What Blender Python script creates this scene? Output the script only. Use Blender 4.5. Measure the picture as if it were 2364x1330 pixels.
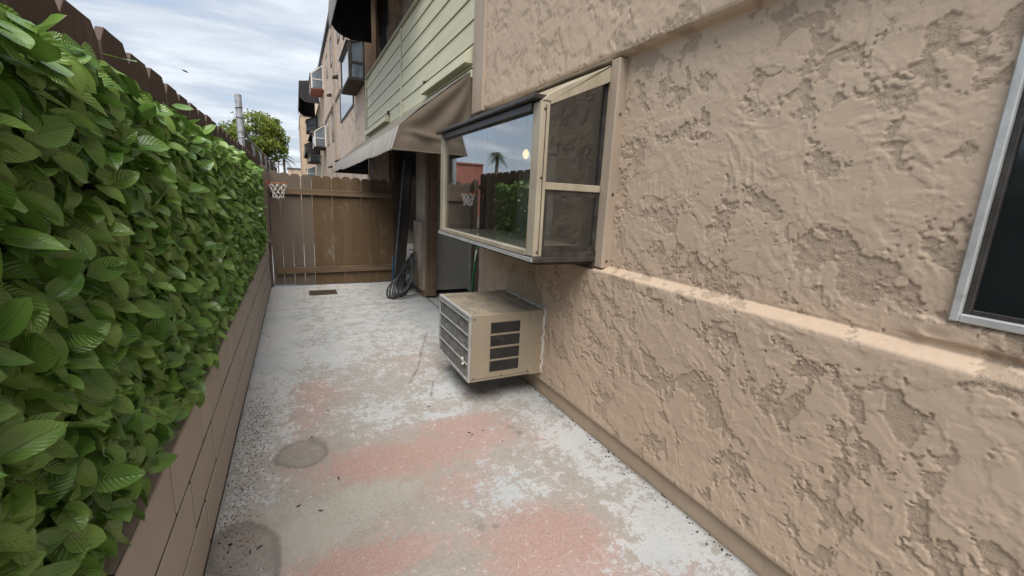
import bpy, bmesh, math, random
import numpy as np
from mathutils import Vector, Matrix, Euler

for o in list(bpy.data.objects):
    bpy.data.objects.remove(o, do_unlink=True)
SC = bpy.context.scene
COL = SC.collection
R = math.radians

# ------------------------------------------------------------------ camera
# x = across the passage (towards the stucco building), y = along it, z = up
W, H, FPX = 2364, 1330, 992.41
YAW, PITCH, ROLL, CAMH = 0.468252, 0.205659, 0.048917, 1.5
_f = np.array([math.sin(YAW)*math.cos(PITCH), math.cos(YAW)*math.cos(PITCH), -math.sin(PITCH)])
_r = np.array([math.cos(YAW), -math.sin(YAW), 0.0])
_u = np.cross(_r, _f)
CR = math.cos(ROLL)*_r + math.sin(ROLL)*_u
CU = -math.sin(ROLL)*_r + math.cos(ROLL)*_u
CF = _f
CAM = np.array([0, 0, CAMH])
cd = bpy.data.cameras.new('camera')
cam = bpy.data.objects.new('camera', cd)
COL.objects.link(cam)
cam.matrix_world = Matrix(((CR[0], CU[0], -CF[0], 0), (CR[1], CU[1], -CF[1], 0), (CR[2], CU[2], -CF[2], CAMH), (0, 0, 0, 1)))
cd.sensor_width = 36
cd.lens = FPX/W*36
cd.clip_start = 0.02
cd.clip_end = 2000
SC.camera = cam


def at(px, py, ax, v):
    """world point where the line of sight of a photo pixel meets the plane ax = v"""
    d = CR*((px-W/2)/FPX) - CU*((py-H/2)/FPX) + CF
    i = 'xyz'.index(ax)
    return CAM + d*((v-CAM[i])/d[i])


# ------------------------------------------------------------------ sky, sun, exposure
SUN_AZ, SUN_EL = (-0.20, -0.50), 60.0          # horizontal direction towards the sun
wd = bpy.data.worlds.new('World')
SC.world = wd
wd.use_nodes = True
SC.view_settings.view_transform = 'Standard'
SC.view_settings.look = 'None'
SC.view_settings.gamma = 1.0
SC.view_settings.exposure = 1.72
SC.view_settings.use_curve_mapping = False


class NT:
    """small helper for writing node trees"""
    def __init__(s, tree):
        s.t = tree
        s.n = tree.nodes
        s.l = tree.links

    def node(s, typ, **kw):
        n = s.n.new(typ)
        for k, v in kw.items():
            setattr(n, k, v)
        return n

    def put(s, sock, v):
        if v is None:
            return
        if hasattr(v, 'links'):
            s.l.new(v, sock)
        elif isinstance(v, (tuple, list)):
            v = tuple(v)
            if sock.type == 'RGBA' and len(v) == 3:
                v = v+(1,)
            sock.default_value = v
        else:
            if sock.type == 'RGBA':
                v = (v, v, v, 1)
            elif sock.type == 'VECTOR':
                v = (v, v, v)
            sock.default_value = v

    def math(s, op, a, b=None, c=None, clamp=False):
        n = s.node('ShaderNodeMath', operation=op, use_clamp=clamp)
        for i, v in enumerate((a, b, c)):
            s.put(n.inputs[i], v)
        return n.outputs[0]

    def vmath(s, op, a, b=None, scale=None):
        n = s.node('ShaderNodeVectorMath', operation=op)
        s.put(n.inputs[0], a)
        s.put(n.inputs[1], b)
        if scale is not None:
            s.put(n.inputs['Scale'], scale)
        return n.outputs['Value'] if op in ('DOT_PRODUCT', 'LENGTH') else n.outputs['Vector']

    def mix(s, f, a, b, blend='MIX'):
        n = s.node('ShaderNodeMix', data_type='RGBA', blend_type=blend)
        n.clamp_factor = True
        s.put(n.inputs[0], f)
        s.put(n.inputs[6], a)
        s.put(n.inputs[7], b)
        return n.outputs[2]

    def noise(s, vec, scale, detail=4, rough=0.55, dist=0.0):
        n = s.node('ShaderNodeTexNoise')
        s.put(n.inputs['Vector'], vec)
        n.inputs['Scale'].default_value = scale
        n.inputs['Detail'].default_value = detail
        n.inputs['Roughness'].default_value = rough
        n.inputs['Distortion'].default_value = dist
        return n.outputs['Fac']

    def ramp(s, f, lo, hi):
        n = s.node('ShaderNodeMapRange', interpolation_type='SMOOTHSTEP')
        s.put(n.inputs[0], f)
        n.inputs[1].default_value = lo
        n.inputs[2].default_value = hi
        return n.outputs[0]

    def mapping(s, vec, scale=(1, 1, 1), rot=(0, 0, 0), loc=(0, 0, 0)):
        n = s.node('ShaderNodeMapping')
        s.put(n.inputs[0], vec)
        n.inputs['Location'].default_value = loc
        n.inputs['Rotation'].default_value = rot
        n.inputs['Scale'].default_value = scale
        return n.outputs[0]

    def obj(s):
        return s.node('ShaderNodeTexCoord').outputs['Object']

    def world(s):
        return s.node('ShaderNodeNewGeometry').outputs['Position']

    def bump(s, h, strength=0.5, dist=0.01, normal=None):
        n = s.node('ShaderNodeBump')
        s.put(n.inputs['Height'], h)
        n.inputs['Strength'].default_value = strength
        n.inputs['Distance'].default_value = dist
        s.put(n.inputs['Normal'], normal)
        return n.outputs[0]


wt = NT(wd.node_tree)
wt.n.clear()
sky = wt.node('ShaderNodeTexSky', sky_type='NISHITA', sun_disc=False)
sky.sun_elevation = R(SUN_EL)
sky.sun_rotation = math.atan2(SUN_AZ[0], SUN_AZ[1])
sky.air_density = 1.2
sky.dust_density = 1.5
dirv = wt.node('ShaderNodeTexCoord').outputs['Generated']
sep = wt.node('ShaderNodeSeparateXYZ')
wt.put(sep.inputs[0], dirv)
dz = wt.math('ADD', wt.math('MAXIMUM', sep.outputs[2], 0.0), 0.12)
flat = wt.vmath('DIVIDE', dirv, None)
wt.put(flat.node.inputs[1], None)
cmb = wt.node('ShaderNodeCombineXYZ')
for i in range(3):
    wt.put(cmb.inputs[i], dz)
wt.l.new(cmb.outputs[0], flat.node.inputs[1])
cv = wt.mapping(flat, scale=(0.55, 0.85, 0.0), rot=(0, 0, R(-28)))
c1 = wt.noise(cv, 1.5, 7, 0.58, 0.5)
c2 = wt.noise(wt.mapping(flat, scale=(0.16, 0.5, 0.0), rot=(0, 0, R(-20))), 2.2, 5, 0.55, 0.3)
cl = wt.math('ADD', wt.math('MULTIPLY', c1, 0.55), wt.math('MULTIPLY', c2, 0.45))
dens = wt.ramp(cl, 0.30, 0.52)
lite = wt.ramp(cl, 0.42, 0.64)
ccol = wt.mix(lite, (2.3, 2.62, 3.15), (4.6, 4.85, 5.1))
skyc = wt.mix(0.35, sky.outputs[0], (2.6, 3.5, 5.0))
scol = wt.mix(wt.math('MULTIPLY_ADD', dens, 0.80, 0.12), skyc, ccol)
bgn = wt.node('ShaderNodeBackground')
wt.put(bgn.inputs[0], scol)
bgn.inputs[1].default_value = 0.066
wo = wt.node('ShaderNodeOutputWorld')
wt.l.new(bgn.outputs[0], wo.inputs[0])

sd = bpy.data.lights.new('sun', 'SUN')
sun = bpy.data.objects.new('sun', sd)
COL.objects.link(sun)
sd.energy = 1.5
sd.angle = R(45)
sd.color = (1.0, 0.955, 0.89)
_h = Vector((SUN_AZ[0], SUN_AZ[1], 0)).normalized()*math.cos(R(SUN_EL))
sun.rotation_euler = Vector((_h.x, _h.y, math.sin(R(SUN_EL)))).to_track_quat('Z', 'Y').to_euler()
sun.location = (0, 0, 20)

# ------------------------------------------------------------------ materials
MAT = {}


def new_mat(name):
    m = bpy.data.materials.new(name)
    m.use_nodes = True
    t = NT(m.node_tree)
    t.n.clear()
    out = t.node('ShaderNodeOutputMaterial')
    b = t.node('ShaderNodeBsdfPrincipled')
    t.l.new(b.outputs[0], out.inputs[0])
    MAT[name] = m
    return m, t, b, out


def simple(name, col, rough=0.7, var=0.15, scale=6, metal=0.0, bump=0.0, bscale=60, spec=0.4, stretch=(1, 1, 1), dirt=None, dirt_amt=0.0):
    m, t, b, out = new_mat(name)
    v = t.mapping(t.world(), scale=stretch)
    n1 = t.noise(v, scale, 5, 0.6)
    dark = tuple(c*(1-var*1.6) for c in col)
    lite = tuple(min(1, c*(1+var)) for c in col)
    c = t.mix(t.ramp(n1, 0.25, 0.75), dark, lite)
    if dirt is not None:
        n2 = t.noise(v, scale*0.6, 8, 0.7, 0.6)
        c = t.mix(t.math('MULTIPLY', t.ramp(n2, 0.52, 0.70), dirt_amt), c, dirt)
    t.put(b.inputs['Base Color'], c)
    t.put(b.inputs['Roughness'], t.math('MULTIPLY_ADD', n1, 0.2, rough-0.1))
    b.inputs['Metallic'].default_value = metal
    b.inputs['Specular IOR Level'].default_value = spec
    if bump:
        t.put(b.inputs['Normal'], t.bump(t.noise(v, bscale, 4, 0.6), bump, 0.01))
    return m


# near stucco: relief is real geometry; colour, grain and wear here
m, t, b, out = new_mat('stucco_near')
p = t.world()
n1 = t.noise(p, 1.3, 4, 0.55)
n2 = t.noise(p, 9, 6, 0.65)
n3 = t.noise(p, 130, 3, 0.6)
c = t.mix(n1, (0.485, 0.372, 0.272), (0.56, 0.438, 0.328))
c = t.mix(t.math('MULTIPLY', t.ramp(n2, 0.5, 0.75), 0.45), c, (0.49, 0.36, 0.275))
c = t.mix(t.math('MULTIPLY', t.ramp(n3, 0.60, 0.8), 0.35), c, (0.24, 0.185, 0.14))
strk = t.noise(t.mapping(p, scale=(1, 9, 0.5)), 1.6, 5, 0.6)
c = t.mix(t.math('MULTIPLY', t.ramp(strk, 0.58, 0.75), 0.22), c, (0.28, 0.225, 0.18))
t.put(b.inputs['Base Color'], c)
b.inputs['Roughness'].default_value = 0.72
b.inputs['Specular IOR Level'].default_value = 0.3
cov = t.node('ShaderNodeAttribute', attribute_name='cover').outputs['Fac']
hh = t.math('ADD', t.math('MULTIPLY', t.noise(p, 150, 4, 0.7), 0.75), t.math('MULTIPLY', t.noise(p, 420, 2, 0.6), 0.25))
bmp = t.node('ShaderNodeBump')
t.put(bmp.inputs['Height'], hh)
t.put(bmp.inputs['Strength'], t.math('MULTIPLY_ADD', t.math('SUBTRACT', 1.0, cov), 1.0, 0.16))
bmp.inputs['Distance'].default_value = 0.009
def smear(vec, scale, lo, hi, det=9, rough=0.66, dist=0.5):
    return t.ramp(t.noise(vec, scale, det, rough, dist), lo, hi)
e1 = smear(t.mapping(p, rot=(R(25), 0, 0), scale=(1, 1, 1.5)), 4.6, 0.47, 0.54, 5, 0.58)
e2 = smear(t.mapping(p, rot=(R(-40), 0, 0), scale=(1, 1.5, 1), loc=(3, 5, 1)), 7.5, 0.50, 0.57, 5, 0.6)
lay = t.math('ADD', e1, t.math('MULTIPLY', e2, 0.8))
bm2 = t.node('ShaderNodeBump')
t.put(bm2.inputs['Height'], lay)
bm2.inputs['Strength'].default_value = 0.12
bm2.inputs['Distance'].default_value = 0.0042
t.put(bm2.inputs['Normal'], bmp.outputs[0])
t.put(b.inputs['Normal'], bm2.outputs[0])

# far stucco: sprayed, vertical streaky dash coat
m, t, b, out = new_mat('stucco_far')
p = t.world()
st = t.noise(t.mapping(p, scale=(1, 0.55, 0.8)), 4.2, 6, 0.75, 0.4)
n1 = t.noise(p, 0.7, 4, 0.6)
c = t.mix(n1, (0.56, 0.445, 0.345), (0.66, 0.535, 0.43))
c = t.mix(t.math('MULTIPLY', t.ramp(st, 0.5, 0.60), 0.6), c, (0.29, 0.205, 0.145))
t.put(b.inputs['Base Color'], c)
b.inputs['Roughness'].default_value = 0.85
t.put(b.inputs['Normal'], t.bump(st, 0.7, 0.05))

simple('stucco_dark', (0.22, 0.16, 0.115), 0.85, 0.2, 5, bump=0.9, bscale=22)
simple('stucco_post', (0.34, 0.275, 0.22), 0.8, 0.15, 4, bump=0.8, bscale=18)
simple('siding', (0.56, 0.55, 0.39), 0.6, 0.07, 3, bump=0.12, bscale=30, stretch=(1, 0.4, 4), dirt=(0.45, 0.43, 0.33), dirt_amt=0.5)
simple('siding_edge', (0.36, 0.36, 0.26), 0.6, 0.1, 4)
simple('trim_tan', (0.40, 0.32, 0.245), 0.65, 0.1, 4, bump=0.15, bscale=40, stretch=(1, 1, 0.3), dirt=(0.2, 0.14, 0.09), dirt_amt=0.5)
simple('trim_brown', (0.20, 0.135, 0.088), 0.65, 0.15, 5, bump=0.2, bscale=40, stretch=(1, 1, 0.2))
simple('rail_wood', (0.135, 0.088, 0.052), 0.6, 0.25, 6, bump=0.3, bscale=30, stretch=(0.25, 1, 3))
simple('fence_top', (0.30, 0.26, 0.23), 0.85, 0.2, 30)
simple('mortar', (0.075, 0.06, 0.05), 0.9, 0.2, 12, bump=0.4)
simple('black_plastic', (0.018, 0.018, 0.019), 0.5, 0.2, 10)
simple('hose_rubber', (0.035, 0.037, 0.036), 0.42, 0.3, 20)
simple('dark_metal', (0.03, 0.028, 0.026), 0.5, 0.3, 12, metal=0.3)
simple('bronze', (0.055, 0.05, 0.045), 0.42, 0.3, 9, metal=0.2, dirt=(0.16, 0.14, 0.11), dirt_amt=0.5)
simple('alu_aged', (0.40, 0.345, 0.255), 0.5, 0.16, 5, metal=0.0, bump=0.05, stretch=(1, 1, 0.35), dirt=(0.27, 0.17, 0.075), dirt_amt=0.75)
simple('alu_grey', (0.50, 0.51, 0.50), 0.45, 0.12, 8, metal=0.25, dirt=(0.2, 0.19, 0.17), dirt_amt=0.5)
simple('galvanised', (0.20, 0.21, 0.225), 0.6, 0.2, 14, metal=0.2, dirt=(0.2, 0.17, 0.13), dirt_amt=0.4)
simple('white_paint', (0.66, 0.63, 0.57), 0.5, 0.08, 6, dirt=(0.4, 0.36, 0.29), dirt_amt=0.4)
simple('grey_panel', (0.56, 0.54, 0.47), 0.55, 0.07, 1.5)
simple('room_wall', (0.52, 0.45, 0.35), 0.8, 0.05, 2)
simple('room_dark', (0.10, 0.085, 0.07), 0.8, 0.1, 2)
simple('shelf_board', (0.46, 0.43, 0.36), 0.5, 0.12, 4, stretch=(3, 0.4, 1))
simple('net_cord', (0.68, 0.66, 0.62), 0.8, 0.08, 40)
simple('hoop_orange', (0.42, 0.11, 0.045), 0.45, 0.15, 20)
simple('brass', (0.30, 0.25, 0.16), 0.45, 0.3, 30, metal=0.5)
simple('chrome', (0.6, 0.6, 0.6), 0.25, 0.1, 20, metal=0.9)
simple('green_paint', (0.012, 0.13, 0.05), 0.4, 0.1, 10)
simple('blue_vinyl', (0.03, 0.085, 0.14), 0.5, 0.3, 6)
simple('grate_rust', (0.085, 0.055, 0.035), 0.8, 0.4, 30)
simple('dirt_black', (0.02, 0.017, 0.014), 0.9, 0.4, 40)
simple('bark', (0.11, 0.085, 0.065), 0.9, 0.3, 12, bump=0.6)
simple('earth', (0.14, 0.115, 0.09), 0.95, 0.25, 3)
simple('red_brick', (0.34, 0.13, 0.095), 0.85, 0.12, 2)
simple('cream_wall', (0.50, 0.38, 0.27), 0.85, 0.07, 1)
simple('roof_grey', (0.10, 0.10, 0.11), 0.7, 0.15, 2)
simple('blinds', (0.68, 0.66, 0.60), 0.6, 0.05, 4)
simple('bird_feather', (0.06, 0.055, 0.055), 0.8, 0.2, 5)
simple('caulk', (0.55, 0.52, 0.46), 0.7, 0.15, 40, dirt=(0.25, 0.2, 0.14), dirt_amt=0.7)
simple('ac_fin', (0.23, 0.23, 0.215), 0.6, 0.3, 30, metal=0.2)
simple('ac_front_frame', (0.38, 0.385, 0.37), 0.5, 0.12, 14, metal=0.1, dirt=(0.2, 0.19, 0.17), dirt_amt=0.6)
simple('old_wood_dark', (0.055, 0.042, 0.032), 0.8, 0.2, 6)
simple('drape_black', (0.018, 0.018, 0.02), 0.9, 0.3, 8)
simple('drape_pale', (0.30, 0.28, 0.24), 0.9, 0.3, 8)

# enamel of the air conditioner: blotchy, rain-streaked, mildew on the top
m, t, b, out = new_mat('ac_enamel')
p = t.world()
n1 = t.noise(p, 4, 5, 0.6)
st = t.noise(t.mapping(p, scale=(9, 2, 0.6)), 2.2, 5, 0.6, 0.3)
n2 = t.noise(p, 16, 7, 0.7, 0.8)
c = t.mix(n1, (0.235, 0.19, 0.13), (0.335, 0.29, 0.22))
c = t.mix(t.math('MULTIPLY', t.ramp(st, 0.50, 0.66), 0.6), c, (0.33, 0.235, 0.145))
c = t.mix(t.math('MULTIPLY', t.ramp(n2, 0.54, 0.70), 0.6), c, (0.18, 0.155, 0.12))
geo = t.node('ShaderNodeNewGeometry')
sp = t.node('ShaderNodeSeparateXYZ')
t.put(sp.inputs[0], geo.outputs['Normal'])
mil = t.math('MULTIPLY', t.ramp(sp.outputs[2], 0.6, 0.9), t.ramp(t.noise(p, 9, 6, 0.65, 0.5), 0.44, 0.62))
c = t.mix(t.math('MULTIPLY', mil, 0.75), c, (0.15, 0.14, 0.12))
spot = t.math('MULTIPLY', t.ramp(sp.outputs[2], 0.6, 0.9), t.ramp(t.noise(p, 26, 3, 0.6), 0.68, 0.72))
c = t.mix(t.math('MULTIPLY', spot, 0.85), c, (0.03, 0.028, 0.025))
t.put(b.inputs['Base Color'], c)
t.put(b.inputs['Roughness'], t.math('MULTIPLY_ADD', n2, 0.35, 0.3))
t.put(b.inputs['Normal'], t.bump(t.noise(p, 5, 2, 0.5), 0.08, 0.02))

# concrete blocks painted taupe
m, t, b, out = new_mat('block_paint')
p = t.world()
oi = t.node('ShaderNodeObjectInfo').outputs['Random']
n1 = t.noise(t.mapping(p, scale=(1, 1, 0.35)), 5, 5, 0.6)
n2 = t.noise(p, 110, 3, 0.65)
c = t.mix(n1, (0.36, 0.31, 0.265), (0.47, 0.415, 0.36))
c = t.mix(t.math('MULTIPLY', oi, 0.35), c, (0.42, 0.375, 0.325))
c = t.mix(t.math('MULTIPLY', t.ramp(n2, 0.6, 0.8), 0.5), c, (0.17, 0.13, 0.10))
t.put(b.inputs['Base Color'], c)
b.inputs['Roughness'].default_value = 0.82
t.put(b.inputs['Normal'], t.bump(n2, 0.4, 0.004))


# boards with grain; each board differs by its Random
def wood(name, ca, cb, worn=None, worn_amt=0.0, axis='z', var=0.4, rough=0.75):
    m, t, b, out = new_mat(name)
    oi = t.node('ShaderNodeObjectInfo').outputs['Random']
    cx = t.node('ShaderNodeCombineXYZ')
    for i in range(3):
        t.put(cx.inputs[i], t.math('MULTIPLY', oi, 37.0+i*11))
    p = t.vmath('ADD', t.world(), cx.outputs[0])
    sc = {'z': (1, 1, 0.07), 'x': (0.07, 1, 1), 'y': (1, 0.07, 1)}[axis]
    g = t.noise(t.mapping(p, scale=sc), 42, 6, 0.65, 0.6)
    n = t.noise(t.mapping(p, scale=tuple(0.3+0.7*s for s in sc)), 5, 5, 0.6)
    c = t.mix(g, ca, cb)
    c = t.mix(t.math('MULTIPLY', oi, var), c, tuple(x*0.62 for x in ca))
    c = t.mix(t.math('MULTIPLY', t.ramp(n, 0.55, 0.75), 0.4), c, tuple(x*0.55 for x in ca))
    if worn:
        wn = t.noise(t.mapping(p, scale=tuple(0.25+0.75*s for s in sc)), 11, 8, 0.72, 0.4)
        wl = t.noise(p, 2.1, 3, 0.5)
        f = t.math('MULTIPLY', t.ramp(wn, 0.50, 0.62), t.ramp(wl, 0.46, 0.62))
        c = t.mix(t.math('MULTIPLY', f, worn_amt), c, worn)
    t.put(b.inputs['Base Color'], c)
    b.inputs['Roughness'].default_value = rough
    b.inputs['Specular IOR Level'].default_value = 0.3
    t.put(b.inputs['Normal'], t.bump(g, 0.25, 0.006))


wood('gate_old', (0.088, 0.053, 0.026), (0.152, 0.097, 0.051), (0.26, 0.235, 0.20), 0.4, var=0.25)
wood('gate_new', (0.125, 0.096, 0.073), (0.142, 0.109, 0.084), None, 0, var=0.12)
wood('fence_paint', (0.078, 0.052, 0.042), (0.10, 0.068, 0.056), (0.17, 0.14, 0.12), 0.4, var=0.25)
wood('fence_far', (0.075, 0.05, 0.04), (0.11, 0.08, 0.06), (0.17, 0.15, 0.13), 0.5, var=0.4)
wood('post_wood', (0.15, 0.10, 0.065), (0.20, 0.137, 0.09), None, 0, var=0.1)

# fabric of the awnings
for nm, ca in (('awning_brown', (0.108, 0.083, 0.058)), ('awning_black', (0.022, 0.02, 0.021))):
    m, t, b, out = new_mat(nm)
    p = t.world()
    n1 = t.noise(p, 3, 5, 0.6)
    wv = t.noise(p, 300, 2, 0.5)
    dst = t.noise(t.mapping(p, scale=(1, 5, 0.6)), 2.0, 6, 0.65)
    c = t.mix(n1, tuple(x*0.85 for x in ca), tuple(x*1.18 for x in ca))
    c = t.mix(t.math('MULTIPLY', t.ramp(dst, 0.5, 0.72), 0.35), c, tuple(x*1.5+0.02 for x in ca))
    t.put(b.inputs['Base Color'], c)
    b.inputs['Roughness'].default_value = 0.85
    b.inputs['Sheen Weight'].default_value = 0.5 if 'brown' in nm else 0.25
    b.inputs['Sheen Roughness'].default_value = 0.4
    t.put(b.inputs['Normal'], t.bump(wv, 0.15, 0.002))


# window glass: clear pane, Fresnel reflection on both faces
def glass_mat(name, tint, base=0.045, rough=0.0):
    m = bpy.data.materials.new(name)
    m.use_nodes = True
    t = NT(m.node_tree)
    t.n.clear()
    out = t.node('ShaderNodeOutputMaterial')
    geo = t.node('ShaderNodeNewGeometry')
    cs = t.math('ABSOLUTE', t.vmath('DOT_PRODUCT', geo.outputs['Incoming'], geo.outputs['Normal']))
    k = t.math('POWER', t.math('SUBTRACT', 1.0, cs), 5.0)
    f = t.math('MULTIPLY_ADD', k, 1-base, base, clamp=True)
    tr = t.node('ShaderNodeBsdfTransparent')
    tr.inputs[0].default_value = tint+(1,)
    gl = t.node('ShaderNodeBsdfGlossy')
    gl.inputs['Roughness'].default_value = rough
    gl.inputs['Color'].default_value = (0.95, 0.97, 1, 1)
    mx = t.node('ShaderNodeMixShader')
    t.put(mx.inputs[0], f)
    t.l.new(tr.outputs[0], mx.inputs[1])
    t.l.new(gl.outputs[0], mx.inputs[2])
    t.l.new(mx.outputs[0], out.inputs[0])
    MAT[name] = m


glass_mat('glass', (0.90, 0.92, 0.91), 0.27)
glass_mat('glass_side', (0.82, 0.84, 0.83), 0.13)
glass_mat('glass_dusty', (0.62, 0.64, 0.64), 0.08, 0.03)
simple('glass_dark', (0.012, 0.014, 0.016), 0.08, 0.2, 2, spec=0.8)
simple('glass_far', (0.16, 0.19, 0.22), 0.06, 0.25, 1.2, spec=1.0)
simple('screen_mesh', (0.016, 0.018, 0.02), 0.45, 0.3, 3, spec=0.3)

# leaf of the artificial hedge
m, t, b, out = new_mat('hedge_leaf')
uv = t.node('ShaderNodeUVMap').outputs[0]
su = t.node('ShaderNodeSeparateXYZ')
t.put(su.inputs[0], uv)
tt, ss = su.outputs[0], t.math('ABSOLUTE', su.outputs[1])
p = t.world()
at_ = t.node('ShaderNodeAttribute', attribute_name='tone').outputs['Fac']
rnd = t.noise(p, 7.5, 2, 0.5)
rn2 = t.noise(p, 19, 2, 0.5)
c = t.mix(t.ramp(rnd, 0.3, 0.7), (0.088, 0.20, 0.030), (0.215, 0.345, 0.068))
c = t.mix(t.math('MULTIPLY', t.ramp(rn2, 0.5, 0.72), 0.6), c, (0.165, 0.25, 0.06))
vein = t.math('SINE', t.math('MULTIPLY', t.math('SUBTRACT', tt, t.math('MULTIPLY', ss, 0.30)), 2*math.pi*9))
mid = t.ramp(ss, 0.0, 0.09)
c = t.mix(t.math('MULTIPLY', t.math('SUBTRACT', 1.0, mid), 0.35), c, (0.10, 0.20, 0.07))
t.put(b.inputs['Base Color'], c)
b.inputs['Roughness'].default_value = 0.31
b.inputs['Specular IOR Level'].default_value = 0.7
vs_ = t.ramp(t.noise(p, 11, 1, 0.5), 0.38, 0.62)
hv = t.math('ADD', t.math('MULTIPLY', vein, t.math('MULTIPLY_ADD', vs_, 0.5, 0.06)), t.math('MULTIPLY', mid, 1.2))
t.put(b.inputs['Normal'], t.bump(hv, 0.55, 0.0022))
tl = t.node('ShaderNodeBsdfTranslucent')
t.put(tl.inputs[0], t.mix(0.5, c, (0.12, 0.30, 0.04)))
mx = t.node('ShaderNodeMixShader')
mx.inputs[0].default_value = 0.22
t.l.new(b.outputs[0], mx.inputs[1])
t.l.new(tl.outputs[0], mx.inputs[2])
t.l.new(mx.outputs[0], out.inputs[0])


def foliage(name, a, bcol):
    m, t, b, out = new_mat(name)
    p = t.world()
    n = t.noise(p, 1.6, 3, 0.6)
    n2 = t.noise(p, 9, 2, 0.6)
    c = t.mix(t.ramp(n, 0.35, 0.65), a, bcol)
    c = t.mix(t.math('MULTIPLY', t.ramp(n2, 0.5, 0.8), 0.5), c, tuple(x*1.4 for x in bcol))
    t.put(b.inputs['Base Color'], c)
    b.inputs['Roughness'].default_value = 0.55
    tl = t.node('ShaderNodeBsdfTranslucent')
    t.put(tl.inputs[0], c)
    mx = t.node('ShaderNodeMixShader')
    mx.inputs[0].default_value = 0.3
    t.l.new(b.outputs[0], mx.inputs[1])
    t.l.new(tl.outputs[0], mx.inputs[2])
    t.l.new(mx.outputs[0], out.inputs[0])


foliage('tree_leaf', (0.085, 0.15, 0.025), (0.24, 0.29, 0.04))
foliage('palm_leaf', (0.05, 0.085, 0.03), (0.08, 0.12, 0.05))

# worn painted concrete of the patio; masks come as colour attributes of the mesh
m, t, b, out = new_mat('patio_concrete')
p = t.world()
ma = t.node('ShaderNodeAttribute', attribute_name='paint')
mb = t.node('ShaderNodeAttribute', attribute_name='marks')
sa = t.node('ShaderNodeSeparateColor')
t.put(sa.inputs[0], ma.outputs['Color'])
sb = t.node('ShaderNodeSeparateColor')
t.put(sb.inputs[0], mb.outputs['Color'])
nl = t.noise(p, 2.6, 5, 0.6, 0.3)
nm_ = t.noise(p, 13, 6, 0.68, 0.3)
nf = t.noise(p, 75, 5, 0.7)
nx = t.noise(p, 260, 2, 0.6)
scr = t.noise(t.mapping(p, scale=(6, 0.6, 1), rot=(0, 0, R(12))), 9, 5, 0.65)
base = t.mix(nm_, (0.23, 0.21, 0.18), (0.37, 0.35, 0.315))
base = t.mix(t.math('MULTIPLY', t.ramp(nf, 0.5, 0.7), 0.5), base, (0.20, 0.18, 0.15))
jit = t.math('ADD', t.math('MULTIPLY', t.math('SUBTRACT', nm_, 0.5), 0.9), t.math('MULTIPLY', t.math('SUBTRACT', nf, 0.5), 1.1))
jit = t.math('ADD', jit, t.math('MULTIPLY', t.math('SUBTRACT', nl, 0.5), 1.3))
jit = t.math('ADD', jit, t.math('MULTIPLY', t.math('SUBTRACT', t.noise(p, 28, 5, 0.7, 0.5), 0.5), 1.2))
def cn(scale, det=3, rough=0.6, dist=0.4, vec=None):
    return t.math('MULTIPLY', t.math('SUBTRACT', t.noise(vec or p, scale, det, rough, dist), 0.5), 2.4)


def add(*a):
    r = a[0]
    for x in a[1:]:
        r = t.math('ADD', r, x)
    return r


def mul(a, k):
    return t.math('MULTIPLY', a, k)


n9, n30, n75, n3 = cn(8), cn(27, 4, 0.68), cn(70, 3, 0.65), cn(2.6, 3)
pk = t.ramp(add(sa.outputs[0], mul(n3, 0.34), mul(n9, 0.46), mul(n30, 0.44), mul(n75, 0.28)), 0.46, 0.56)
pinkc = t.mix(t.ramp(nf, 0.3, 0.7), (0.315, 0.17, 0.142), (0.43, 0.275, 0.238))
wash = t.ramp(add(sa.outputs[0], mul(n9, 0.4), mul(n30, 0.2)), 0.05, 0.8)
col = t.mix(t.math('MULTIPLY', wash, 0.42), base, pinkc)
col = t.mix(t.math('MULTIPLY', pk, 0.55), col, pinkc)
scn = mul(t.math('SUBTRACT', scr, 0.5), 1.6)
wsrc = add(sa.outputs[1], mul(n9, 0.50), mul(n30, 0.46), mul(n75, 0.30), mul(scn, 0.25))
wh = t.ramp(wsrc, 0.52, 0.62)
whitec = t.mix(nl, (0.42, 0.44, 0.45), (0.54, 0.548, 0.545))
blu = t.ramp(t.noise(p, 1.7, 3, 0.5), 0.46, 0.64)
whitec = t.mix(t.math('MULTIPLY', blu, 0.6), whitec, (0.36, 0.42, 0.445))
col = t.mix(t.math('MULTIPLY', t.ramp(wsrc, 0.1, 0.9), 0.35), col, whitec)
col = t.mix(t.math('MULTIPLY', wh, 0.70), col, whitec)
# loose flecks of the old white coat
fle = t.ramp(t.noise(p, 36, 5, 0.75, 0.6), 0.60, 0.645)
col = t.mix(t.math('MULTIPLY', fle, 0.55), col, (0.53, 0.535, 0.52))
# bare, brushed concrete
br = t.ramp(t.math('ADD', sa.outputs[2], t.math('MULTIPLY', jit, 0.7)), 0.35, 0.75)
col = t.mix(t.math('MULTIPLY', br, 0.75), col, t.mix(t.math('MULTIPLY_ADD', nf, 0.6, t.math('MULTIPLY', scr, 0.4)), (0.22, 0.205, 0.17), (0.47, 0.455, 0.41)))
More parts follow.
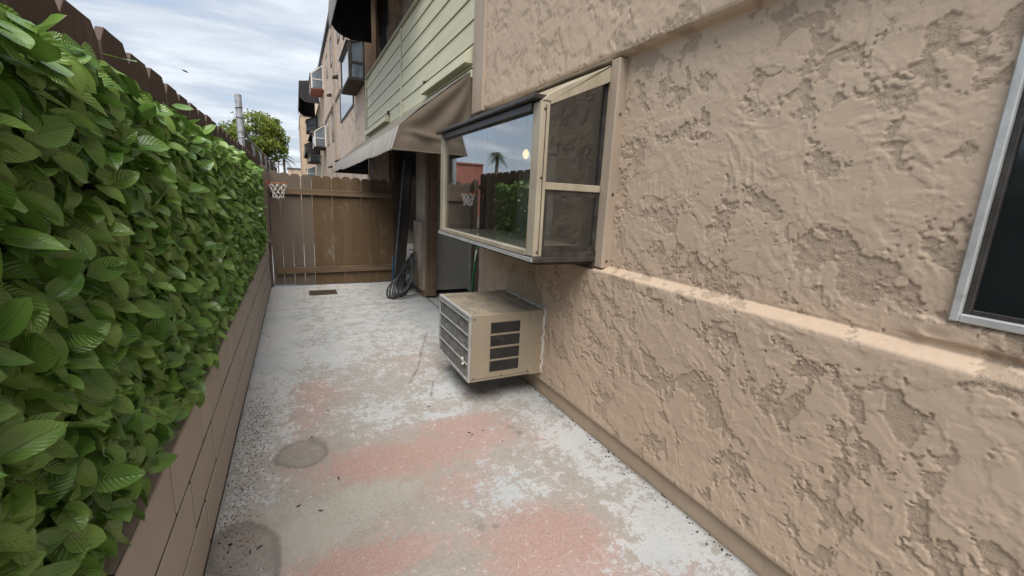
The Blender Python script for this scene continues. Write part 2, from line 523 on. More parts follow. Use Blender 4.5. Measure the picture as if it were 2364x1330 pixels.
# pin-hole wear everywhere
pin = t.ramp(nx, 0.60, 0.74)
col = t.mix(t.math('MULTIPLY', pin, 0.45), col, (0.19, 0.165, 0.14))
lp = t.ramp(t.noise(p, 190, 2, 0.6), 0.62, 0.74)
col = t.mix(t.math('MULTIPLY', lp, 0.35), col, (0.66, 0.65, 0.62))
spk = t.math('MULTIPLY', t.ramp(t.noise(p, 62, 3, 0.7), 0.55, 0.63), t.ramp(t.noise(p, 3.1, 4, 0.6), 0.36, 0.62))
col = t.mix(t.math('MULTIPLY', spk, 0.5), col, (0.17, 0.155, 0.135))
grime = t.ramp(add(mul(cn(1.9, 4, 0.6), 0.5), mul(n9, 0.35), mul(n75, 0.3)), 0.02, 0.55)
col = t.mix(t.math('MULTIPLY', grime, 0.30), col, (0.185, 0.17, 0.15))
# dark chips where the paint has flaked off down to blackened concrete
chip = t.ramp(t.math('ADD', t.math('MULTIPLY', sb.outputs[1], 0.36), t.math('MULTIPLY_ADD', n9, 0.10, t.noise(t.mapping(p, scale=(1.6, 1, 1)), 52, 3, 0.62, 0.2))), 0.80, 0.86)
col = t.mix(t.math('MULTIPLY', chip, 0.8), col, (0.085, 0.078, 0.07))
# soaked-in stains, darker corners and the shade painted under the air conditioner
dark_marks = t.math('MULTIPLY', sb.outputs[0], t.ramp(add(mul(sb.outputs[0], 1.5), mul(n30, 0.35), mul(n75, 0.25)), 0.15, 0.75), clamp=True)
col = t.mix(t.math('MULTIPLY', dark_marks, 0.78), col, (0.10, 0.092, 0.082))
t.put(b.inputs['Base Color'], col)
t.put(b.inputs['Roughness'], t.math('MULTIPLY_ADD', wh, -0.12, 0.78))
b.inputs['Specular IOR Level'].default_value = 0.35
hgt = t.math('ADD', t.math('MULTIPLY', wh, 0.5), t.math('ADD', t.math('MULTIPLY', nf, 0.6), t.math('MULTIPLY', chip, -0.8)))
t.put(b.inputs['Normal'], t.bump(hgt, 0.35, 0.004))


# ------------------------------------------------------------------ mesh helpers
def link(name, me, mat, parent=None, smooth=False):
    o = bpy.data.objects.new(name, me)
    COL.objects.link(o)
    if mat is not None and not me.materials:
        me.materials.append(MAT[mat])
    if parent is not None:
        o.parent = parent
    if smooth:
        me.polygons.foreach_set('use_smooth', [True]*len(me.polygons))
    return o


def tag(o, label, cat, group=None, kind=None):
    if label:
        o['label'] = label
    if cat:
        o['category'] = cat
    if group:
        o['group'] = group
    if kind:
        o['kind'] = kind
    return o


def thing(name, label, cat, group=None):
    o = bpy.data.objects.new(name, None)
    COL.objects.link(o)
    o.empty_display_size = 0.1
    return tag(o, label, cat, group)


class MB:
    def __init__(s):
        s.v, s.f = [], []

    def add(s, vs, fs):
        k = len(s.v)
        s.v += [tuple(map(float, v)) for v in vs]
        s.f += [tuple(i+k for i in f) for f in fs]
        return s

    def box(s, x0, x1, y0, y1, z0, z1):
        v = [(x, y, z) for z in (z0, z1) for y in (y0, y1) for x in (x0, x1)]
        return s.add(v, [(0, 2, 3, 1), (4, 5, 7, 6), (0, 1, 5, 4), (2, 6, 7, 3), (0, 4, 6, 2), (1, 3, 7, 5)])

    def bar(s, a, b, w, h, up=(0, 0, 1)):
        a, b = Vector(a), Vector(b)
        d = (b-a).normalized()
        u = Vector(up)
        sx = d.cross(u).normalized()*w/2
        sz = sx.cross(d).normalized()*h/2
        v = [q+i*sx+j*sz for q in (a, b) for i, j in ((-1, -1), (1, -1), (1, 1), (-1, 1))]
        return s.add(v, [(3, 2, 1, 0), (4, 5, 6, 7), (0, 1, 5, 4), (1, 2, 6, 5), (2, 3, 7, 6), (3, 0, 4, 7)])

    def tube(s, pts, r, n=8, cap=True, closed=False):
        pts = [Vector(q) for q in pts]
        m = len(pts)
        rs = r if isinstance(r, (list, tuple)) else [r]*m
        rings = []
        ref = None
        for i, q in enumerate(pts):
            if closed:
                d = pts[(i+1) % m]-pts[i-1]
            else:
                d = pts[min(i+1, m-1)]-pts[max(i-1, 0)]
            d.normalize()
            if ref is None:
                ref = d.orthogonal().normalized()
            ref = (ref-d*ref.dot(d)).normalized()
            bt = d.cross(ref)
            rings.append([q+(ref*math.cos(2*math.pi*k/n)+bt*math.sin(2*math.pi*k/n))*rs[i] for k in range(n)])
        v = [w for rg in rings for w in rg]
        f = []
        for i in range(m if closed else m-1):
            j = (i+1) % m
            for k in range(n):
                k2 = (k+1) % n
                f.append((i*n+k, i*n+k2, j*n+k2, j*n+k))
        if cap and not closed:
            f.append(tuple(range(n-1, -1, -1)))
            f.append(tuple((m-1)*n+k for k in range(n)))
        return s.add(v, f)

    def prism(s, poly, axis, a, b):
        """extrude a 2-D outline; axis x: poly=(y,z); y: (x,z); z: (x,y)"""
        def pt(q, w):
            return {'x': (w, q[0], q[1]), 'y': (q[0], w, q[1]), 'z': (q[0], q[1], w)}[axis]
        n = len(poly)
        v = [pt(q, a) for q in poly]+[pt(q, b) for q in poly]
        f = [tuple(range(n)), tuple(range(2*n-1, n-1, -1))]
        f += [(i, i+n, (i+1) % n+n, (i+1) % n) for i in range(n)]
        return s.add(v, f)

    def build(s, name, mat, parent=None, bevel=0.0, smooth=False, mesh_only=False):
        me = bpy.data.meshes.new(name)
        me.from_pydata(s.v, [], s.f)
        bm = bmesh.new()
        bm.from_mesh(me)
        bmesh.ops.recalc_face_normals(bm, faces=bm.faces)
        if bevel:
            ed = [e for e in bm.edges if len(e.link_faces) == 2 and e.calc_face_angle(0) > 0.6]
            bmesh.ops.bevel(bm, geom=ed, offset=bevel, segments=1, affect='EDGES', clamp_overlap=True)
        bm.to_mesh(me)
        bm.free()
        if mesh_only:
            me.materials.append(MAT[mat])
            return me
        return link(name, me, mat, parent, smooth)


def box(name, x0, x1, y0, y1, z0, z1, mat, parent=None, bevel=0.0):
    return MB().box(x0, x1, y0, y1, z0, z1).build(name, mat, parent, bevel)


def grid_mesh(name, P, mat, parent=None, keep=None, smooth=True, flip=False):
    """P: (ni,nj,3) array of points -> one quad sheet"""
    ni, nj = P.shape[:2]
    idx = np.arange(ni*nj).reshape(ni, nj)
    q = np.stack([idx[:-1, :-1], idx[1:, :-1], idx[1:, 1:], idx[:-1, 1:]], -1)
    if flip:
        q = q[..., ::-1]
    q = q[keep] if keep is not None else q.reshape(-1, 4)
    me = bpy.data.meshes.new(name)
    me.vertices.add(ni*nj)
    me.vertices.foreach_set('co', P.reshape(-1).astype(np.float32))
    nf = len(q)
    me.loops.add(nf*4)
    me.loops.foreach_set('vertex_index', q.reshape(-1).astype(np.int32))
    me.polygons.add(nf)
    me.polygons.foreach_set('loop_start', (np.arange(nf)*4).astype(np.int32))
    me.polygons.foreach_set('use_smooth', np.full(nf, smooth))
    me.update(calc_edges=True)
    return link(name, me, mat, parent)


_tabs = {}


def vnoise(x, y, seed):
    if seed not in _tabs:
        _tabs[seed] = np.random.default_rng(seed).random((256, 256))*2-1
    T = _tabs[seed]
    xi = np.floor(x).astype(int)
    yi = np.floor(y).astype(int)
    fx, fy = x-xi, y-yi
    fx = fx*fx*fx*(fx*(fx*6-15)+10)
    fy = fy*fy*fy*(fy*(fy*6-15)+10)
    a, b_, c_, d = T[xi & 255, yi & 255], T[(xi+1) & 255, yi & 255], T[xi & 255, (yi+1) & 255], T[(xi+1) & 255, (yi+1) & 255]
    return (a*(1-fx)+b_*fx)*(1-fy)+(c_*(1-fx)+d*fx)*fy


def fbm(x, y, seed, octv=5, gain=0.5):
    s, a, n = 0.0, 1.0, 0.0
    for k in range(octv):
        s = s+a*vnoise(x*2.03**k+7.3*k, y*2.03**k+3.1*k, seed+k)
        n += a
        a *= gain
    return s/n


def sstep(x, a, b):
    t = np.clip((x-a)/(b-a), 0, 1)
    return t*t*(3-2*t)


def lin(a, b, step):
    return np.linspace(a, b, max(2, int(round((b-a)/step))+1))


# ------------------------------------------------------------------ ground and patio slabs
g = MB().add([(-400, -200, -0.13), (400, -200, -0.13), (400, 900, -0.13), (-400, 900, -0.13)], [(0, 1, 2, 3)]).build('ground', 'earth')
tag(g, 'bare brown earth around and beneath the patio', None, kind='structure')


def ell(X, Y, px, py, rx, ry):
    """soft elliptical mask placed on the floor at a photo pixel; radii in metres"""
    c = at(px, py, 'z', 0)
    return np.exp(-(((X-c[0])/rx)**2+((Y-c[1])/ry)**2))


def slab(name, x0, x1, y0, y1, parent, step=0.022):
    xs, ys = lin(x0, x1, step), lin(y0, y1, step)
    X, Y = np.meshgrid(xs, ys, indexing='ij')
    Z = 0.0022*fbm(X*1.5, Y*1.5, 5, 3)
    pink = 0.27+0*X
    for px, py, rx, ry, a in ((900, 1060, .40, .17, .62), (1060, 975, .34, .13, .42), (1255, 1240, .26, .20, .75), (820, 1310, .30, .12, .6),
                              (735, 900, .22, .2, .34), (1330, 1320, .3, .12, .5), (1080, 1120, .25, .16, .30), (1120, 1010, .3, .16, .34),
                              (690, 960, .2, .3, .25), (960, 830, .3, .3, .22), (800, 780, .3, .5, .16), (1270, 1015, .12, .12, .35), (1560, 1330, .2, .1, .4)):
        pink = pink+a*ell(X, Y, px, py, rx, ry)
    white = 0.36+0.24*sstep(Y, 2.9, 4.6)+0*X
    white = white+0.26*sstep(X, 1.18, 1.5)+0.26*sstep(-X, -0.02, 0.2)
    for px, py, rx, ry, a in ((870, 950, .25, .2, .28), (1020, 960, .3, .07, .3), (760, 820, .2, .3, .25), (1180, 1130, .22, .2, .32), (1010, 905, .22, .14, .35), (1330, 1010, .12, .1, .4),
                              (1500, 1260, .3, .12, .3), (900, 1060, .42, .16, -.42), (1255, 1240, .25, .18, -.5), (820, 1310, .3, .12, -.4), (870, 1150, .36, .18, -.4), (1090, 880, .3, .3, .25),
                              (1060, 975, .3, .1, -.2), (690, 1060, .2, .14, -.5), (560, 1270, .16, .2, -.55)):
        white = white+a*ell(X, Y, px, py, rx, ry)
    bare = 0.02+0*X
    for px, py, rx, ry, a in ((860, 1150, .34, .18, .75), (720, 1230, .22, .22, .65), (640, 1130, .16, .2, .3), (760, 970, .2, .14, .3), (810, 752, .13, .16, .45), (1000, 1290, .15, .1, .3)):
        bare = bare+a*ell(X, Y, px, py, rx, ry)
    # dark marks: ring-marked patch, oval patch by the wall, shade painted under the unit, a crack-like drag mark
    dark = 0*X

    def ring(cx, cy, rx, ry, w, fill, amt, ang=0.0):
        wob = 0.30*fbm(X*7, Y*7, 77, 4)
        ca, sa_ = math.cos(ang), math.sin(ang)
        u, v = (X-cx)*ca+(Y-cy)*sa_, -(X-cx)*sa_+(Y-cy)*ca
        r = np.sqrt((u/rx)**2+(v/ry)**2)+wob
        return amt*np.exp(-((r-1)/w)**2)+fill*sstep(-r, -1.0, -0.75)
    dark = np.maximum(dark, ring(-0.028, 2.515, .142, .138, .13, .42, .75))
    dark = np.maximum(dark, ring(-0.262, 1.83, .105, .215, .16, .50, .80, 0.25))
    dark = np.maximum(dark, 0.42*ell(X, Y, 810, 752, .06, .10))
    dark = np.maximum(dark, 0.50*ell(X, Y, 1150, 905, .26, .16)*(0.5+0.8*fbm(X*9, Y*9, 31, 3)))  # soft shadow of the air conditioner, painted into the floor colour
    dark = np.maximum(dark, 0.28*ell(X, Y, 780, 920, .22, .12))
    for (px, py), (qx, qy) in (((985, 770), (973, 810)), ((973, 810), (965, 850)), ((965, 850), (945, 885)), ((1000, 880), (995, 915))):
        A, B_ = at(px, py, 'z', 0), at(qx, qy, 'z', 0)
        d = B_-A
        tt_ = np.clip(((X-A[0])*d[0]+(Y-A[1])*d[1])/(d[0]**2+d[1]**2), 0, 1)
        dist = np.hypot(X-A[0]-tt_*d[0], Y-A[1]-tt_*d[1])
        dark = np.maximum(dark, 0.95*np.exp(-(dist/0.012)**2)*(0.45+1.1*np.abs(fbm(X*14, Y*14, 41, 2))))
    for px, py, r in ((1195, 1000, .045), (1180, 985, .03), (1110, 1205, .05), (1145, 1215, .03), (1270, 930, .06), (1290, 960, .05), (1120, 905, .05), (1160, 890, .05), (1140, 925, .04)):
        dark = np.maximum(dark, 0.75*ell(X, Y, px, py, r, r)*(0.4+1.1*np.abs(fbm(X*16, Y*16, 57, 2))))
    # darker strips in the corners along the walls
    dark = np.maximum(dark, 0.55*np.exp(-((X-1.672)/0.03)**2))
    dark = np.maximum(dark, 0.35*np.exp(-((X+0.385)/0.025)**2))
    chips = 0.55*np.exp(-((X+0.30)/0.16)**2)*(0.65+0.5*sstep(-Y, -4.5, -2.2))+0.30*np.exp(-((X-1.6)/0.10)**2)
    chips = chips+0.45*ell(X, Y, 1140, 910, .22, .14)+0.3*ell(X, Y, 1280, 950, .12, .12)+0.12+0.22*ell(X, Y, 640, 960, .25, .5)
    P = np.stack([X, Y, Z], -1)
    o = grid_mesh(name, P, 'patio_concrete', parent)
    me = o.data
    for nm, ch in (('paint', (pink, white, bare)), ('marks', (dark, chips, 0*X))):
        at2 = me.color_attributes.new(nm, 'FLOAT_COLOR', 'POINT')
        arr = np.ones((X.size, 4), np.float32)
        for k in range(3):
            arr[:, k] = np.clip(ch[k], 0, 1).reshape(-1)
        at2.data.foreach_set('color', arr.reshape(-1))
    # a skirt gives the slab its thickness
    sk = MB().box(x0, x1, y0, y1, -0.12, -0.012)
    sk.build('slab_body', 'earth', o)
    return o


patio = bpy.data.objects.new('patio_floor', None)
COL.objects.link(patio)
tag(patio, 'worn concrete patio floor with flaking white and pink paint', None, kind='structure')
slab('concrete_slab', -0.60, 1.668, -0.6, 5.885, patio, 0.013)
slab('concrete_slab', -0.60, 1.668, 5.893, 7.45, patio, 0.03)
slab('concrete_slab', 1.676, 3.0, 3.0, 7.45, patio, 0.04)
slab('concrete_slab', -0.60, 3.0, 7.458, 13.0, patio, 0.1)

# ------------------------------------------------------------------ stucco apartment building (right)
bld = thing('apartment_building', 'tan rough stucco apartment building with garden windows and pale green balcony front', 'building')

# profile of the near wall, from the overhang above the base strip up past the floor band
prof = [(1.690, 0.116), (1.655, 0.122), (1.652, 0.14), (1.652, 1.080), (1.654, 1.086), (1.659, 1.090), (1.717, 1.114), (1.721, 1.119),
        (1.722, 2.288), (1.712, 2.304), (1.672, 2.312), (1.656, 2.322), (1.654, 2.345), (1.654, 3.75)]
pp = np.array(prof)
seg = np.hypot(*np.diff(pp, axis=0).T)
arc = np.concatenate([[0], np.cumsum(seg)])
zsplit = arc[-2]
ss_ = np.concatenate([lin(0, zsplit, 0.0042), lin(zsplit, arc[-1], 0.011)[1:]])
PX = np.interp(ss_, arc, pp[:, 0])
PZ = np.interp(ss_, arc, pp[:, 1])
tx, tz = np.gradient(PX, ss_), np.gradient(PZ, ss_)
ln = np.hypot(tx, tz)
NX, NZ = -tz/ln, tx/ln
for _ in range(3):
    NX = np.convolve(np.pad(NX, 1, 'edge'), np.ones(3)/3, 'valid')
    NZ = np.convolve(np.pad(NZ, 1, 'edge'), np.ones(3)/3, 'valid')
Yv = np.concatenate([lin(-0.35, 0.20, 0.012), lin(0.20, 2.3, 0.0040)[1:], lin(2.3, 4.03, 0.0060)[1:]])
S, Yg = np.meshgrid(ss_, Yv, indexing='ij')


def trowel(u, v):
    """skip-trowelled stucco relief in metres: flat smears, crisp and ragged where the
    trowel left the wall, feathered where it touched down, over a gritty coat"""
    wu = 0.06*fbm(u*3.2, v*3.2, 11, 3)
    wv_ = 0.05*fbm(u*3.2+9, v*3.2+4, 21, 3)
    h = 0
    area = fbm(u*1.1+2, v*1.1, 91, 2)
    rag = 0.55*fbm(u*24, v*24, 97, 3, 0.7)+0.65*fbm(u*66, v*66, 99, 2, 0.7)
    cover = 0
    du = 0.010
    for k, (fu, fv, th, hgt, sd_, a) in enumerate(((5.0, 7.2, 0.09, 0.0044, 101, 0.5), (10.5, 6.4, 0.22, 0.0042, 131, -0.7), (9.0, 14.0, 0.25, 0.0038, 161, 1.2), (18.0, 13.5, 0.26, 0.0032, 191, 0.1))):
        ca, sa_ = math.cos(a), math.sin(a)

        def low(u_, v_):
            uu = (u_+wu)*ca+(v_+wv_)*sa_
            vv = -(u_+wu)*sa_+(v_+wv_)*ca
            return fbm(uu*fu, vv*fv, sd_, 2, 0.45)
        nl_ = low(u, v)
        # slope of the patch edge along the lift-off direction (mostly downwards and along the wall)
        gd = (low(u+du*sa_*0.7, v+du)-nl_)/du
        n = nl_+0.29*rag+0.07*area*(-1)**k
        crisp = sstep(gd, -5.0, 0.5)
        w = 0.013+0.05*(1-crisp)
        pl = sstep(n, th-w, th+w)
        lip = 0.5*np.exp(-((n-th-0.03)/0.02)**2)*crisp
        thick = 0.6+0.6*sstep(fbm(u*2.1, v*2.1, sd_+13, 2), -0.35, 0.35)
        h = np.maximum(h, pl*0.0029*(0.7+0.3*thick)*(1+0.30*lip))+0.0012*pl*crisp
        cover = np.maximum(cover, pl)
    rmask = sstep(fbm(u*2.1, v*2.1, 241, 2), -0.25, 0.35)
    grit = fbm(u*70, v*70, 201, 2, 0.7)
    pits = sstep(fbm(u*38, v*46, 221, 3, 0.6), 0.24, 0.36)
    h = h+(1-cover)*(0.0019*grit*(0.5+0.8*rmask))-(0.0024*pits*(0.10+0.90*(1-cover)))*rmask
    # crumbs of coarse mortar dragged over the coat
    crumb = sstep(fbm(u*27, v*33, 231, 3, 0.62)+0.30*fbm(u*2.4, v*2.4, 237, 2), 0.20, 0.25)
    h = h+0.0022*crumb*(0.12+0.88*(1-cover))
    # brushed trowel arcs
    for cy, cz, rr in ((0.95, 0.80, 0.34), (1.55, 1.55, 0.5), (0.72, 1.22, 0.35), (3.1, 0.6, 0.4), (1.2, 2.1, 0.45), (0.55, 0.75, 0.3), (0.8, 1.55, 0.4)):
        d = np.hypot(u-cy, v-cz)
        msk = np.exp(-((d-rr*0.55)/(rr*0.3))**2)*sstep(fbm(u*4, v*4, 251, 2), -0.05, 0.2)
        h = h+0.0024*msk*fbm(d*62, np.arctan2(v-cz, u-cy)*3, 261, 2)
    return h+0.0014*fbm(u*1.3, v*1.3, 271, 2), cover


V = np.broadcast_to(S, S.shape)
D, COVER = trowel(Yg, V)
Zg = np.broadcast_to(PZ[:, None], S.shape)
calm = 1-0.15*((np.abs(Zg-1.10) < 0.03))-0.5*(np.abs(Zg-2.31) < 0.02)
D = D*calm
# thick smeared sill under the sliding window
sill = sstep(-Yg, -0.66, -0.56)*sstep(Zg, 1.135, 1.15)*sstep(-Zg, -1.212, -1.198)
D = D+0.016*sill*(0.7+0.5*fbm(Yg*9, Zg*14, 281, 3))
Pw = np.stack([PX[:, None]+NX[:, None]*D, Yg+0*D, PZ[:, None]+NZ[:, None]*D], -1)
zc = (Zg[:-1, :-1]+Zg[1:, 1:])/2
yc = (Yg[:-1, :-1]+Yg[1:, 1:])/2
hole = ((yc > 2.17) & (yc < 3.97) & (zc > 1.172) & (zc < 2.262))
hole |= ((yc < 0.520) & (zc > 1.212) & (zc < 2.262))
hole |= ((yc > 2.72) & (yc < 3.36) & (zc > 0.22) & (zc < 0.66))
sw_ = grid_mesh('stucco_wall', Pw, 'stucco_near', bld, keep=~hole, flip=True)
ca_ = sw_.data.attributes.new('cover', 'FLOAT', 'POINT')
ca_.data.foreach_set('value', COVER.reshape(-1).astype(np.float32))
box('wall_core', 1.74, 1.86, -3.0, -0.34, 0, 3.75, 'stucco_near', bld)
box('wall_core', 1.742, 1.86, 0.53, 2.20, 0, 2.30, 'room_wall', bld)
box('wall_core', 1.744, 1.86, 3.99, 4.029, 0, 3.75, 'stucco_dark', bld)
box('wall_core', 1.746, 1.86, 2.20, 3.989, 0.0, 1.165, 'room_wall', bld)
box('wall_core', 1.742, 1.86, -0.34, 0.53, 0.0, 1.20, 'room_wall', bld)
box('wall_core', 1.748, 1.86, -0.34, 3.989, 2.305, 3.75, 'room_wall', bld)
# recessed base strip
ys = lin(-0.6, 4.03, 0.03)
zs = lin(-0.01, 0.13, 0.02)
Zb, Yb = np.meshgrid(zs, ys, indexing='ij')
Xb = 1.674-0.004*fbm(Yb*4, Zb*9, 301, 4)-0.002*fbm(Yb*20, Zb*20, 311, 3)
grid_mesh('base_strip', np.stack([Xb, Yb, Zb], -1), 'stucco_near', bld, flip=True)

# room behind the windows
rm = MB()
rm.box(4.6, 4.7, -0.4, 4.14, 0, 2.5).box(1.86, 4.7, -0.5, -0.4, 0, 2.5).box(1.861, 4.7, 3.95, 4.028, 0, 2.5)
rm.box(1.86, 4.7, -0.4, 3.95, 2.45, 2.55)
rm.build('room_shell', 'room_wall', bld)
box('room_floor', 1.86, 4.6, -0.4, 3.95, -0.02, 0.02, 'room_dark', bld)
cab = box('kitchen_cabinet', 4.25, 4.598, 0.4, 3.6, 0.02, 0.9, 'room_wall', bld, 0.01)
box('cabinet_door', 4.235, 4.249, 0.5, 1.4, 0.1, 0.85, 'room_dark', cab)
box('cabinet_door', 4.235, 4.249, 1.5, 2.4, 0.1, 0.85, 'room_dark', cab)
ip = box('interior_partition', 2.9, 2.98, -0.4, 1.5, 0.02, 2.449, 'room_wall', bld, 0.004)
for yy in (-0.2, 0.35, 0.9):
    box('partition_panel', 2.885, 2.899, yy, yy+0.42, 0.9, 1.9, 'white_paint', ip)
    box('partition_panel', 2.880, 2.8845, yy+0.06, yy+0.36, 0.98, 1.82, 'room_dark', ip)

# panelled door on the room's end wall and a lit ceiling lamp
idr = box('interior_door', 2.35, 3.15, 3.915, 3.949, 0.021, 2.05, 'white_paint', bld, 0.004)
for xa_, xb_ in ((2.45, 2.72), (2.78, 3.05)):
    for za_, zb_ in ((0.2, 0.75), (0.85, 1.40), (1.50, 1.95)):
        box('door_light', xa_, xb_, 3.908, 3.9145, za_, zb_, 'room_dark', idr)
lp_ = at(1214, 356, 'y', 3.55)
lamp = thing('pendant_lamp', 'small lit pendant lamp glowing inside the room behind the garden window', 'lamp')
MB().tube([(lp_[0], lp_[1], 2.449), (lp_[0], lp_[1], lp_[2]+0.05)], 0.006, 6).build('cord', 'dark_metal', lamp)
m_, t_, b_, o_ = new_mat('lamp_glow')
b_.inputs['Base Color'].default_value = (0.9, 0.8, 0.55, 1)
b_.inputs['Emission Color'].default_value = (1.0, 0.78, 0.34, 1)
b_.inputs['Emission Strength'].default_value = 0.5
rings_ = [(0.0, 0.062), (0.022, 0.05), (0.038, 0.028), (0.044, 0.0), (0.038, -0.028), (0.022, -0.05), (0.004, -0.06)]
MB().tube([(lp_[0], lp_[1], lp_[2]+q[1]*0.7) for q in rings_], [max(q[0]*0.7, 0.003) for q in rings_], 14).build('bulb', 'lamp_glow', lamp, smooth=True)

# window reveal and vertical blinds
rv = MB()
rv.box(1.722, 1.95, 3.93, 3.988, 1.10, 2.27).box(1.722, 1.95, 2.158, 2.215, 1.10, 2.27).box(1.722, 1.95, 2.215, 3.93, 2.264, 2.30)
rv.build('window_reveal', 'stucco_post', bld)
bl = box('blind_headrail', 1.99, 2.05, 2.3, 3.95, 2.33, 2.38, 'white_paint', bld)
random.seed(3)
for i in range(9):
    y = 3.36+i*0.065
    a = R(62+random.uniform(-6, 6))
    MB().bar((2.02, y, 1.05), (2.02, y, 2.33), 0.088, 0.002, (math.cos(a), math.sin(a), 0)).build('blind_slat', 'blinds', bl)


# garden (box) window -------------------------------------------------------
def garden_window(parent, y0, y1, x_out, x_in, z0, zf, zb, detail=True, frame='alu_aged', gm='glass', under='bronze'):
    """projecting window: vertical front, side panes, sloping glass top"""
    wx, wy, wb = (0.058, 0.092, 0.05) if detail else (0.07, 0.08, 0.06)
    bv = 0.004 if detail else 0
    root = MB().box(x_out-0.004, x_in, y0-0.004, y1+0.004, z0-0.035, z0-0.002).build('garden_window', under, parent, bv)
    sl = (zb-zf)/(x_in-x_out)
    tr = 0.075
    for ya, yb, near in ((y0, y0+wy, True), (y1-wy, y1, False)):
        sd_ = frame if near or not detail else 'bronze'
        MB().box(x_out, x_out+wx, ya, yb, z0, zf).build('corner_post', frame, root, bv)
        if detail and near:      # cover strip of the post and a drip seam
            MB().box(x_out+0.030, x_out+0.034, ya-0.003, ya-0.0005, z0+0.01, zf-0.02).build('post_seam', 'old_wood_dark', root)
        yi, yj = (ya, ya+0.05) if near else (yb-0.05, yb)
        MB().box(x_in-wb, x_in, yi+0.001, yj-0.001, z0, zb-0.01).build('wall_post', frame, root, bv)
        xa, xb = x_out+wx, x_in-wb
        # thick sloping head of the side
        MB().prism([(x_out+0.004, zf+0.001), (xa, zf+0.001), (xa, zf+sl*wx-tr+0.03), (xb, zb-sl*wb-tr), (xb, zb-0.012), (x_in, zb-0.009), (x_in, zb+0.016), (x_out+0.05, zf+sl*0.05+0.016)], 'y', yi-0.004, yj).build('side_head', sd_, root, bv*0.5)
        MB().box(xa, xb, yi+0.001, yj-0.001, z0, z0+0.03).build('side_rail', 'bronze', root)
        zm = z0+(zb-z0)*0.365
        yc_ = (yi+yj)/2
        MB().box(xa, xb, yc_-0.022, yc_+0.016, zm-0.02, zm+0.02).build('side_rail', sd_, root, bv*0.5)
        pm_ = 'glass_side' if gm == 'glass' else gm
        MB().prism([(xa, zm+0.018), (xb, zm+0.018), (xb, zb-sl*wb-tr), (xa, zf+sl*wx-tr+0.03)], 'y', yc_-0.003, yc_+0.003).build('side_pane', pm_, root)
        MB().box(xa, xb, yc_-0.005, yc_+0.001, z0+0.028, zm-0.018).build('side_pane', pm_, root)
        if detail:
            MB().box(xb-0.016, xb-0.0005, yc_-0.012, yc_+0.012, zm+0.021, zb-sl*wb-tr-0.002).build('sash', 'bronze', root)
            e = MB()
            e.box(xa, xa+0.022, yc_-0.014, yc_+0.012, z0+0.03, zm-0.021).box(xb-0.022, xb, yc_-0.014, yc_+0.012, z0+0.03, zm-0.021)
            e.box(xa+0.022, xb-0.022, yc_-0.013, yc_+0.011, z0+0.03, z0+0.062).box(xa+0.022, xb-0.022, yc_-0.013, yc_+0.011, zm-0.05, zm-0.021)
            e.build('sash', 'bronze', root)
    MB().box(x_out-0.045, x_out+wx-0.012, y0+0.010, y1+0.012, zf+0.006, zf+0.034).build('top_cap', 'bronze', root, 0.006 if detail else 0)
    MB().box(x_out-0.012, x_out+wx-0.008, y0+wy+0.001, y1-wy-0.001, zf-0.04, zf-0.001).build('front_rail', 'bronze' if detail else frame, root)
    MB().box(x_out-0.010, x_out+wx-0.008, y0+wy+0.001, y1-wy-0.001, z0+0.001, z0+0.028).build('front_rail', frame, root)
    MB().box(x_out+wx+0.003, x_in+0.08, y0+0.052, y1-0.052, z0+0.004, z0+0.018).build('shelf_board', 'shelf_board', root)
    MB().box(x_out+0.018, x_out+0.024, y0+wy-0.006, y1-wy+0.006, z0+0.024, zf-0.030).build('front_pane', gm, root)
    MB().prism([(x_out+wx-0.010, zf+sl*(wx-0.010)+0.006), (x_in, zb+0.006), (x_in, zb+0.015), (x_out+wx-0.010, zf+sl*(wx-0.010)+0.015)], 'y', y0+0.0505, y1-0.0505).build('roof_panel', frame, root)
    return root


gw = garden_window(bld, 2.160, 3.985, 1.217, 1.715, 1.172, 2.026, 2.285)
# flange on the wall round it
fl = MB()
fl.box(1.656, 1.728, 2.080, 2.1555, 1.105, 2.298)
fl.build('wall_flange', 'trim_tan', gw, 0.006)
MB().box(1.662, 1.725, 3.9895, 4.028, 1.105, 2.295).build('wall_flange', 'trim_tan', gw, 0.006)
MB().box(1.664, 1.72, 2.1565, 3.989, 2.302, 2.318).build('wall_flange', 'alu_aged', gw, 0.004)
MB().box(1.648, 1.70, 2.1565, 3.98, 1.095, 1.135).build('bottom_bracket', 'old_wood_dark', gw)
MB().box(1.26, 1.64, 2.2, 3.95, 1.118, 1.1365).build('bottom_board', 'old_wood_dark', gw)
MB().box(1.203, 1.2125, 2.155, 3.99, 1.143, 1.166).build('tray_lip', 'alu_grey', gw)
for z in (1.20, 1.62, 1.985):
    MB().tube([(1.240, 2.1605, z), (1.240, 2.1555, z)], 0.006, 8).build('screw', 'grate_rust', gw)
for z in (1.15, 1.55, 2.0):
    MB().tube([(1.69, 2.0815, z), (1.69, 2.076, z)], 0.008, 8).build('screw', 'grate_rust', gw)

# aluminium sliding window at the near end
sw = MB().box(1.700, 1.76, 0.497, 0.519, 1.212, 2.262).box(1.700, 1.76, -0.42, 0.497, 1.212, 1.236).box(1.700, 1.76, -0.42, 0.497, 2.24, 2.262).build('sliding_window', 'alu_grey', bld, 0.003)
MB().box(1.716, 1.75, 0.481, 0.4965, 1.2365, 2.2395).build('sash', 'bronze', sw, 0.002)
MB().box(1.718, 1.75, -0.42, 0.4805, 1.2365, 1.250).build('sash', 'bronze', sw, 0.002)
MB().box(1.730, 1.735, -0.42, 0.485, 1.245, 2.245).build('pane', 'glass_dark', sw)

